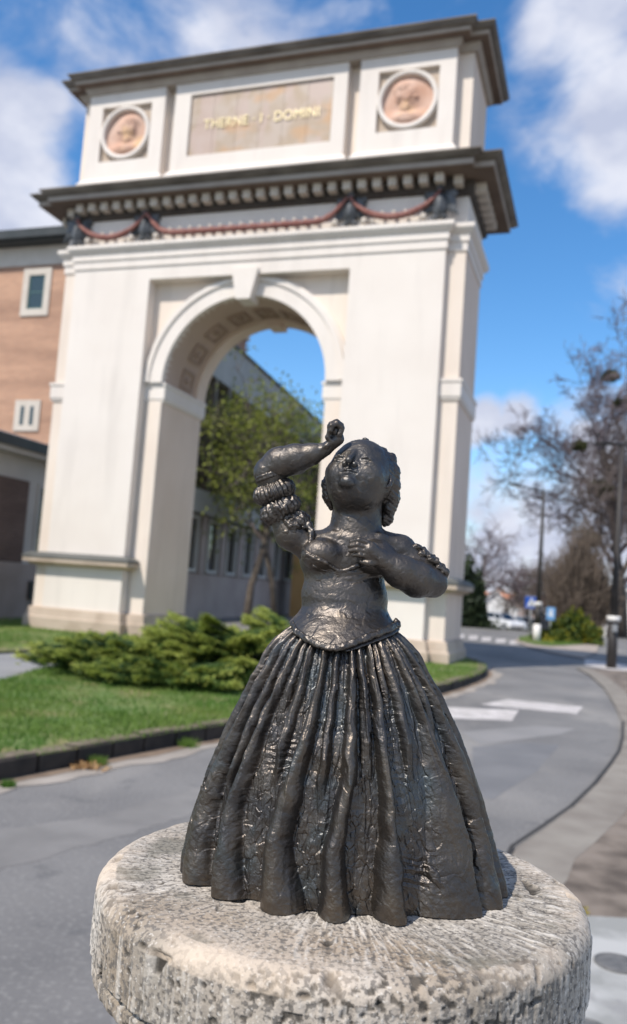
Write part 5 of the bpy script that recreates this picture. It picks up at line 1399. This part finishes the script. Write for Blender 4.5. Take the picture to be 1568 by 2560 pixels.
S.chain([hp(-4.2, 23.6, -14.1), hp(0, 25.6, -14.5), hp(4.2, 23.6, -14.1)], [.0006, .0014, .0006], .0009)
S.chain([hp(-5.6, 24.0, -13.2), hp(0, 26.7, -13.2), hp(5.6, 24.0, -13.2)], [.0006, .0012, .0006], .0003, 's')
S.chain([hp(-3.5, 26.0, -16.9), hp(3.5, 26.0, -16.9)], [.0008, .0008], .001, 's')
S.ell(hp(0, 21.2, -19.2), (.0060, .0050, .0042), .0022, RH)    # chin
_lo, _v, _h = S.lo.copy(), S.v.copy(), S.h
def on_body(x, y, lift=0.0):                   # the point of the front surface at this design position
    p0 = sp(x, y, 0); i = int(round((p0[0] - _lo[0]) / _h)); k = int(round((p0[2] - _lo[2]) / _h)); col = _v[i, :, k]; j = int(np.argmax(col < 0))
    q = sp(x, y, (_lo[1] + j * _h) / KP); return np.array([q[0], _lo[1] + j * _h - lift, q[2]])
V, Q = S.mesh()
bronze_obj('body', V, Q, .00022, .0050, .00011, pat=.15, m=m_brs)

# ---- hair: a cap drawn back, plaited coil behind the ear
S = SDF((-.035, -.030, .215), (.060, .050, .345), h_)
S.ell(hp(0, -5.0, 3.5), (.0245, .0232, .0262), .002, RH)
co = [(930, 1092, 6), (948, 1108, 4), (954, 1138, 2), (955, 1168, 2), (950, 1196, 4), (940, 1222, 8), (930, 1246, 14)]
for i, (x, y, d) in enumerate(co):
    r = [8, 13, 16, 16, 15, 13, 8][i]
    S.ell(sp(x - 6, y, d), (K(r), K(r + 4), K(r + 6)), .0026)
S.chain([sp(938, 1200, 20), sp(930, 1250, 22), sp(926, 1262, 22)], [K(26), K(14), K(6)], .003)
S.chain([sp(792, 1140, 4), sp(787, 1165, 2), sp(789, 1195, 4), sp(797, 1222, 10)], [K(9), K(13), K(12), K(7)], .002)
S.ell(sp(880, 1058, -2), (K(9), K(8), K(5)), .001)
V, Q = S.mesh()
Lh = (V - Hc) @ RH.T
V = smooth_mesh(V, Q, 1); Nn = mesh_normals(V, Q)
strand = np.abs(np.sin(Lh[:, 2] * 900 + 2.2 * np.sin(Lh[:, 0] * 260) + Lh[:, 1] * 300)) - .5
V = V + Nn * (.00040 * strand)[:, None]
bronze_obj('hair', V, Q, .0003, .004, .00015, sm=0)
# ear seen before the coil
S = SDF((.0, -.035, .225), (.05, .03, .31), .0005)
S.chain([hp(22.6, 1.5, 1.0), hp(23.6, 0, -2), hp(23.2, .5, -6.5), hp(22.2, 2.0, -8.5)], [.0014, .0020, .0018, .0014], .001)
V, Q = S.mesh(); bronze_obj('ear', V, Q, .0001, .003, .0001)

# ---- puffed sleeves
def puff(name, ctr, axis, ra, rb, n, seed, amp=.0012, lump=.0008):
    axis = np.array(axis, float); axis /= np.linalg.norm(axis)
    a = np.cross(axis, [0, 1, 0]); a /= np.linalg.norm(a); b = np.cross(axis, a)
    R = np.array([a, b, axis]); c = np.array(ctr)
    S = SDF(c - ra * 1.35, c + ra * 1.35, .0006); S.ell(c, (ra, ra * .92, rb), .001, R); V, Q = S.mesh(); V = smooth_mesh(V, Q, 1)
    Nn = mesh_normals(V, Q); Lc = (V - c) @ R.T; ph = np.arctan2(Lc[:, 1], Lc[:, 0])
    w = vnoise(np.stack([ph * 2.2, Lc[:, 2] * 60, ph * 0 + seed], 1), seed)
    pl = np.abs(np.sin(ph * n * .5 + 1.6 * w + Lc[:, 2] * 90)) - .6
    return V + Nn * (amp * pl + lump * fbm(V * 260, 3, seed))[:, None], Q
ax1 = sp(640, 1130, -14) - sp(672, 1225, -8)
slv = empty('sleeve', (0, 0, 0)); slv.parent = fig
V, Q = puff('puff', sp(660, 1184, -10), ax1, K(52), K(31), 26, 4); bronze_obj('puff', V, Q, .0003, .003, .0002, parent=slv, sm=0)
V, Q = puff('puff', sp(675, 1226, -8), sp(660, 1184, -10) - sp(700, 1270, -6), K(51), K(32), 22, 6, .0011, .0016); bronze_obj('puff', V, Q, .0004, .003, .0002, parent=slv, sm=0)
V, Q = puff('puff', sp(703, 1266, -6), sp(672, 1215, -8) - sp(730, 1300, -6), K(45), K(34), 16, 9, .0009, .0022); bronze_obj('puff', V, Q, .0005, .0035, .0002, parent=slv, sm=0)
S = SDF(sp(600, 1330, -60), sp(760, 1120, 60), .0006)
a0 = sp(648, 1150, -14); axn = ax1 / np.linalg.norm(ax1); aa = np.cross(axn, [0, 1, 0]); aa /= np.linalg.norm(aa); ab = np.cross(axn, aa)
for off, r in ((0, 35), (.0022, 35.5)):
    ring = [a0 + axn * off + (aa * math.cos(t) + ab * math.sin(t)) * K(r) for t in np.linspace(0, 2 * math.pi, 22)]
    S.chain(ring, [K(3.6)] * 22, .0008)
V, Q = S.mesh(); bronze_obj('cuff', V, Q, .0002, .003, .0001, parent=slv)
S = SDF(sp(685, 1345, -90), sp(790, 1225, 60), .0006)
S.chain([sp(728, 1262, -20), sp(742, 1262, -24), sp(750, 1280, -36), sp(748, 1310, -52), sp(738, 1335, -60)], [K(9), K(8), K(7), K(7), K(5)], .002)
S.chain([sp(716, 1248, -10), sp(728, 1250, -18), sp(730, 1268, -28)], [K(9), K(10), K(8)], .0015)
V, Q = S.mesh(); bronze_obj('strap', V, Q, .0004, .003, .0002, parent=slv)
S = SDF(sp(955, 1420, -70), sp(1100, 1280, 60), .0006)
rg = np.random.default_rng(3)
slb = empty('sleeve', (0, 0, 0)); slb.parent = fig
for i in range(26):
    t = i / 25; x = 978 + 92 * t ** .92; y = 1312 + 66 * t ** 1.6; 
    S.ell(sp(x + rg.uniform(-3, 3), y + rg.uniform(-3, 3) + (i % 2) * 6, -20 + (i % 3) * 11 + rg.uniform(-5, 5)), (K(9 + rg.uniform(0, 4)), K(11), K(8 + rg.uniform(0, 3))), .0009)
V, Q = S.mesh(); bronze_obj('ruffle', V, Q, .0006, .0028, .0003, parent=slb)

# ---- bodice with its pointed waist
S = SDF((-.060, -.062, .160), (.060, .060, .262), .0006)
S.ell(sp(828, 1350, 0), (K(107), K(69), K(80)), .004)
S.ell(sp(829, 1430, 0), (K(101), K(70), K(70)), .006)
S.ell(sp(776, 1336, -48), (K(50.5), K(37.5), K(38)), .0026)
S.ell(sp(903, 1343, -50), (K(55), K(41), K(41)), .0026)
ax = [S.lo[i] + h_ * 0 + S.h * np.arange(S.n[i]) for i in range(3)]
X, Y, Z = np.meshgrid(*ax, indexing='ij')
yd_ = np.linspace(1290, 1600, 80); zd_ = np.array([sp(829, y, 0)[2] for y in yd_]); xc_ = np.array([sp(830, y, 0)[0] for y in yd_])
def width(y): return np.interp(y, [1400, 1430, 1450, 1466, 1482, 1498, 1512, 1535, 1560, 1600], [101, 99, 99.5, 103, 112, 127, 140, 162, 184, 208])
YD = np.interp(-Z, -zd_, yd_); XC = np.interp(-Z, -zd_, xc_); WF = width(YD) * KP; DF = WF * np.interp(YD, [1430, 1500, 1560], [.74, .83, .84])
fl = (np.sqrt(((X - XC) / WF) ** 2 + (Y / DF) ** 2) - 1) * np.minimum(WF, DF) * .75
low_ = YD > 1375
fl = fl + K(11) * np.clip((1442 - YD) / 60, 0, 1)
hh = np.clip(.5 + .5 * (S.v - fl) / .004, 0, 1); S.v = np.where(low_, S.v + (fl - S.v) * hh - .004 * hh * (1 - hh), S.v).astype(np.float32)
xd = (X - XC) / KP + 830                                        # design x
Zt = np.where(Y < .004, np.interp(np.interp(xd, [690, 725, 748, 775, 800, 818, 850, 890, 930, 965], [1318, 1326, 1340, 1350, 1368, 1376, 1370, 1352, 1338, 1318]), yd_, zd_), sp(829, 1322, 0)[2])
pt_ = np.where(Y < 0, 1.0, .0) * np.exp(-((xd - 826) / 52.0) ** 2)
edx = [600,692,712,738,763,788,806,826,850,880,910,940,960,969,1060]; edy = [1502,1502,1522,1540,1552,1560,1562,1558,1550,1538,1527,1515,1505,1497,1497]
XD = (X - XC) / KP + 830
Zb = np.where(Y < 0, np.interp(np.interp(XD, edx, edy), yd_, zd_), np.interp(1500.0, yd_, zd_))
S.v = np.maximum(S.v, np.maximum(Z - Zt, Zb - Z).astype(np.float32))
Vb, Qb = S.mesh()
m_ = Vb
cre = np.exp(-((Vb[:, 2] - sp(829, 1392, 0)[2] - .0025 * np.sin(Vb[:, 0] * 160)) / .0011) ** 2) + np.exp(-((Vb[:, 2] - sp(829, 1384, 0)[2] - .002 * np.sin(Vb[:, 0] * 120 + 1)) / .0008) ** 2)
Nn = mesh_normals(Vb, Qb); Vb = Vb - Nn * (.0007 * cre * (Vb[:, 1] < 0) * np.exp(-((Vb[:, 0] + .001) / .013) ** 2))[:, None]
bod = bronze_obj('bodice', Vb, Qb, .00022, .0065, .00009, pat=.1)
# hem of the neckline and the pulled folds of the cups
S = SDF(sp(700, 1440, -140), sp(930, 1300, 20), .0005)
S.chain([on_body(x, y, .0004) for x, y in ((731,1322),(740,1334),(755,1343),(770,1348),(785,1354),(799,1364),(814,1374),(832,1373),(848,1366),(862,1360))], [K(5.2)] * 10, .0012)
S.chain([on_body(x, y, .0002) for x, y in ((744,1352),(758,1362),(775,1370),(795,1377),(815,1382),(838,1381),(862,1376))], [K(3.2), K(3.8), K(4), K(4.2), K(4.2), K(3.6), K(2)], .001)
S.chain([on_body(x, y, .0002) for x, y in ((770,1388),(795,1391),(822,1394),(850,1392),(880,1386))], [K(2), K(3.4), K(4), K(3.4), K(2)], .001)
V, Q = S.mesh(); bronze_obj('neckline', V, Q, .0002, .003, .0001, parent=bod)
# the pointed tab and its raised edging lie on the skirt
def flare(x, y):                                          # depth of the skirt surface at this design point
    w = float(width(y)); u = min(.995, abs(x - 830) / w); return -math.sqrt(1 - u * u) * w * .835
ed = [(692,1502),(712,1522),(738,1540),(763,1552),(788,1560),(806,1562),(826,1558),(850,1550),(880,1538),(910,1527),(940,1515),(960,1505),(969,1497)]
ex = [e[0] for e in ed]; ey = [e[1] for e in ed]
S = SDF((-.055, -.065, .130), (.055, .045, .205), .0006)
ed_ = [(830 + max(-.965 * float(width(y)), min(.965 * float(width(y)), x - 830)), y) for x, y in ed]
for q in range(2):
    S.chain([sp(x, y - 8 * q, flare(x, y) - (2 if q == 0 else 0)) for x, y in ed_], [K(5.4 - 1.6 * q)] * len(ed_), .0012)
V, Q = S.mesh(); bronze_obj('edging', V, Q, .0004, .003, .0002, parent=bod, pat=.25)

# ---- skirt
def skirt():
    # height (design y on the axis) -> half width and axis x
    ys = np.array([1490, 1512, 1535, 1560, 1650, 1750, 1880, 2000, 2095, 2130]); hw = np.array([92, 128, 157, 179, 228, 273, 321, 354, 376, 379]); cx_ = np.array([831, 831, 831, 830, 831, 828, 826, 822, 825, 827])
    nz, nt_ = 560, 1300
    yy = np.linspace(1490, 2124, nz); zz = np.array([sp(826, y, 0)[2] for y in yy]); zz = (zz - zz[-1]) / (zz[0] - zz[-1]) * zz[0]
    Wd = np.interp(yy, ys, hw) * KP; Cx = np.array([sp(np.interp(y, ys, cx_), y, 0)[0] for y in yy])
    Wd = np.convolve(np.pad(Wd, 12, mode='edge'), np.ones(25) / 25, 'valid'); Cx = np.convolve(np.pad(Cx, 12, mode='edge'), np.ones(25) / 25, 'valid')
    # angle measured from the viewer, denser on the near side
    s = np.linspace(-1, 1, nt_, endpoint=False); A = np.pi * (s * .78 + .22 * s ** 3)
    tt = (yy - 1490) / (2124 - 1490)
    AA, TT = np.meshgrid(A, tt); WW = np.repeat(Wd[:, None], nt_, 1); CC = np.repeat(Cx[:, None], nt_, 1); ZZ = np.repeat(zz[:, None], nt_, 1)
    deg = np.degrees(AA)
    wob = 1.5 * vnoise(np.stack([TT.ravel() * 6, deg.ravel() / 20, TT.ravel() * 0], 1), 2).reshape(TT.shape) * (1 - .5 * TT)
    wob += .7 * vnoise(np.stack([TT.ravel() * 18, deg.ravel() / 7, TT.ravel() * 0], 1), 5).reshape(TT.shape)
    dg = deg + wob; d3 = np.where(dg < -100, dg + 360, dg)
    tk = [0, .35, .75, 1]
    # cords: crest angle down the skirt, left / right half width at the hem, height, where it fades
    cords = [((-78,-82,-86,-86),8,7,.9,9), ((-60,-66,-72,-71),11,9,1,9), ((-38,-47,-50,-47),7.5,7,1,9), ((-16,-19.4,-25.5,-23.2),8.8,8.6,1.15,9), ((3,2,-4.2,-4.8),5.6,5.4,1.1,9),
             ((17,16.6,17,14.6),6.4,5.6,1.15,9), ((38,45,51,49),24,2.6,1.0,9), ((55,63,67,64),9.5,8,1,9), ((72,78,83,83),8,8,.9,9),
             ((-8,-9.5,-13,-13),3,3,.8,.62), ((28,30.5,30,30),3.4,3,.85,.55), ((-27,-31,-35,-35),3.2,3,.8,.6), ((9.5,9.2,7,6),3,3,.7,.55), ((-50,-56,-60,-60),3.4,3.2,.8,.7), ((46,54,58,58),3,2.8,.7,.42), ((23,23,23,23),2.6,2.6,.7,.30), ((-33,-39,-42,-42),3,3,.7,.38)]
    a = 100
    while a < 255: cords.append(((a, a, a, a), 8, 8, .95, 9)); a += 19
    prof = np.full(dg.shape, -.62)
    for (cs, wl, wr, hgt, end) in cords:
        c = np.interp(TT, tk, cs)
        fl_ = np.interp(TT, [0, .35, .7, 1], [2.6, 3.4, .62 * wl if wl < 20 else 15, wl]); fr_ = np.interp(TT, [0, .35, .7, 1], [2.4, 3.0, .58 * wr, wr])
        fl_ = np.minimum(fl_, wl) if wl < 4 else fl_
        u = np.where(d3 < c, (c - d3) / fl_, (d3 - c) / fr_)
        sh = np.clip(1 - np.clip(u, 0, 1) ** 2, 0, 1) ** np.where((d3 < c) & (wl > 20), .9, .62)
        sh = sh * np.clip((end - TT) / .14, 0, 1)
        prof = np.maximum(prof, -.62 + (hgt + .0) * sh)
    # narrow gathers that start under the waist and die out down the skirt
    g = np.zeros_like(dg)
    for c, w, t1, am in ((-62,4,.5,.8),(-50,3,.35,.9),(-38,3.4,.62,1),(-27,3,.8,1.1),(-14,2.6,.55,1.1),(-7,2.4,.42,.9),(1,2.6,.8,1.2),(10,2.6,.62,1),(18,2.8,.5,1),(26,3.2,.72,1.2),(34,3,.34,.9),(41,3.4,.5,1),(55,3.4,.45,1),(63,3.2,.7,1),(74,4,.6,1),(-72,4,.7,1),(-82,4,.5,1)):
        drift = c * (1 + .10 * (1 - TT)) + 2.0 * np.sin(TT * 9 + c)
        g = np.maximum(g, am * np.exp(-((deg - drift) / w) ** 2) * np.clip((t1 - TT) / .25, 0, 1) * np.clip(TT / .03, 0, 1))
    depth = np.interp(TT.ravel(), [0, .06, .3, .65, 1], [.0014, .0038, .0070, .0108, .0150]).reshape(TT.shape)
    rad_ = 1 + 0 * TT
    # ropy upright ridges running down the cloth
    q1 = vnoise(np.stack([(deg + wob).ravel() / 5.2 + 40, TT.ravel() * 3.2, 0 * TT.ravel()], 1), 51); q2 = vnoise(np.stack([(deg + 1.6 * wob).ravel() / 2.6 + 90, TT.ravel() * 6.0, 0 * TT.ravel()], 1), 52)
    rope = (np.clip(1 - np.abs(q1) * 3.2, 0, 1) ** 1.5 + .5 * np.clip(1 - np.abs(q2) * 3.5, 0, 1)).reshape(TT.shape) * np.interp(TT, [0, .05, .5, .8, 1], [.3, 1, .95, .5, .2])
    disp = depth * (prof - .26) + .0008 * g + .0010 * rope
    P = np.stack([AA.ravel() * 1.0, TT.ravel(), 0 * TT.ravel()], 1)
    RX = WW + disp; RY = WW * np.interp(TT, [0, .3, 1], [.84, .76, .66]) + disp
    x = CC + RX * np.sin(AA); y = -RY * np.cos(AA); z = ZZ
    V = np.stack([x.ravel(), y.ravel(), z.ravel()], 1)
    i = np.arange(nz - 1)[:, None] * nt_; j = np.arange(nt_)[None, :]; j2 = (j + 1) % nt_
    Q = np.stack([(i + j).ravel(), (i + nt_ + j).ravel(), (i + nt_ + j2).ravel(), (i + j2).ravel()], 1)
    Nn = mesh_normals(V, Q)
    P3 = np.stack([AA.ravel() * .095, V[:, 2] * .5, V[:, 2] * 0], 1)
    warp = np.stack([fbm(V * 120, 2, 71), fbm(V * 120, 2, 72), 0 * V[:, 0]], 1) * .0016
    v1, e1 = dabs((P3 + warp) / .0074, 31); v2, e2 = dabs((P3 + warp) / .0030, 37)
    mod = np.clip(.6 + 1.3 * fbm(V * 32, 2, 81), .1, 1.3)
    # short combed creases across the valleys
    rung = (np.sin(V[:, 2] * 2 * np.pi / .0050 + 9 * fbm(V * 75, 3, 83)) ** 3)
    rmask = np.clip(fbm(V * 42, 2, 85) * 3 - .35, 0, 1) * np.clip(-prof.ravel() + .25, 0, 1)
    pan = np.clip(.35 - prof.ravel() * 1.5, .35, 1.25)
    d = .0012 * pan * mod * v1 - .0003 * pan * mod * np.exp(-(e1 / .06) ** 2) + .00042 * pan * v2 - .00008 * np.exp(-(e2 / .08) ** 2) + .0006 * rung * rmask + .0004 * fbm(V * 300, 3, 87)
    d = d * np.clip(.55 + TT.ravel() * .6, 0, 1)
    # a few long gouges and lumps
    d += .0014 * np.clip(fbm(np.stack([AA.ravel() * 6, V[:, 2] * 22, 0 * V[:, 0]], 1), 3, 90) - .28, 0, 1) * 2
    V = V + Nn * d[:, None]
    V[:, 2] = np.maximum(V[:, 2], 0.0)
    # close the foot: turn in and up
    base = (nz - 1) * nt_
    ringv = V[base:base + nt_].copy(); extra = []
    for s_, zz_ in ((.985, .0002), (.90, .004)):
        r2 = ringv.copy(); r2[:, 0] = Cx[-1] + (ringv[:, 0] - Cx[-1]) * s_; r2[:, 1] *= s_; r2[:, 2] = zz_; extra.append(r2)
    n0 = len(V); V = np.concatenate([V] + extra)
    jj = np.arange(nt_); jj2 = (jj + 1) % nt_
    Q = np.concatenate([Q, np.stack([base + jj, n0 + jj, n0 + jj2, base + jj2], 1), np.stack([n0 + jj, n0 + nt_ + jj, n0 + nt_ + jj2, n0 + jj2], 1)])
    o = link_mesh('skirt', V, Q, m_br, fig, True)
    pr = np.concatenate([prof.ravel(), np.zeros(2 * nt_)]); dd = np.concatenate([d, np.zeros(2 * nt_)])
    set_attr(o, 'worn', np.clip(pr * 1.6, 0, 1) * .75 * np.clip(.6 + 2 * fbm(V * 25, 3, 5), 0, 1))
    set_attr(o, 'patina', np.clip(-pr * 1.5 + .2, 0, 1) * np.clip(fbm(V * 26, 3, 66) * 3 - .1, 0, 1) * .8 + .6 * np.clip(fbm(V * 50, 3, 67) * 5 - 1.6, 0, 1))
skirt()
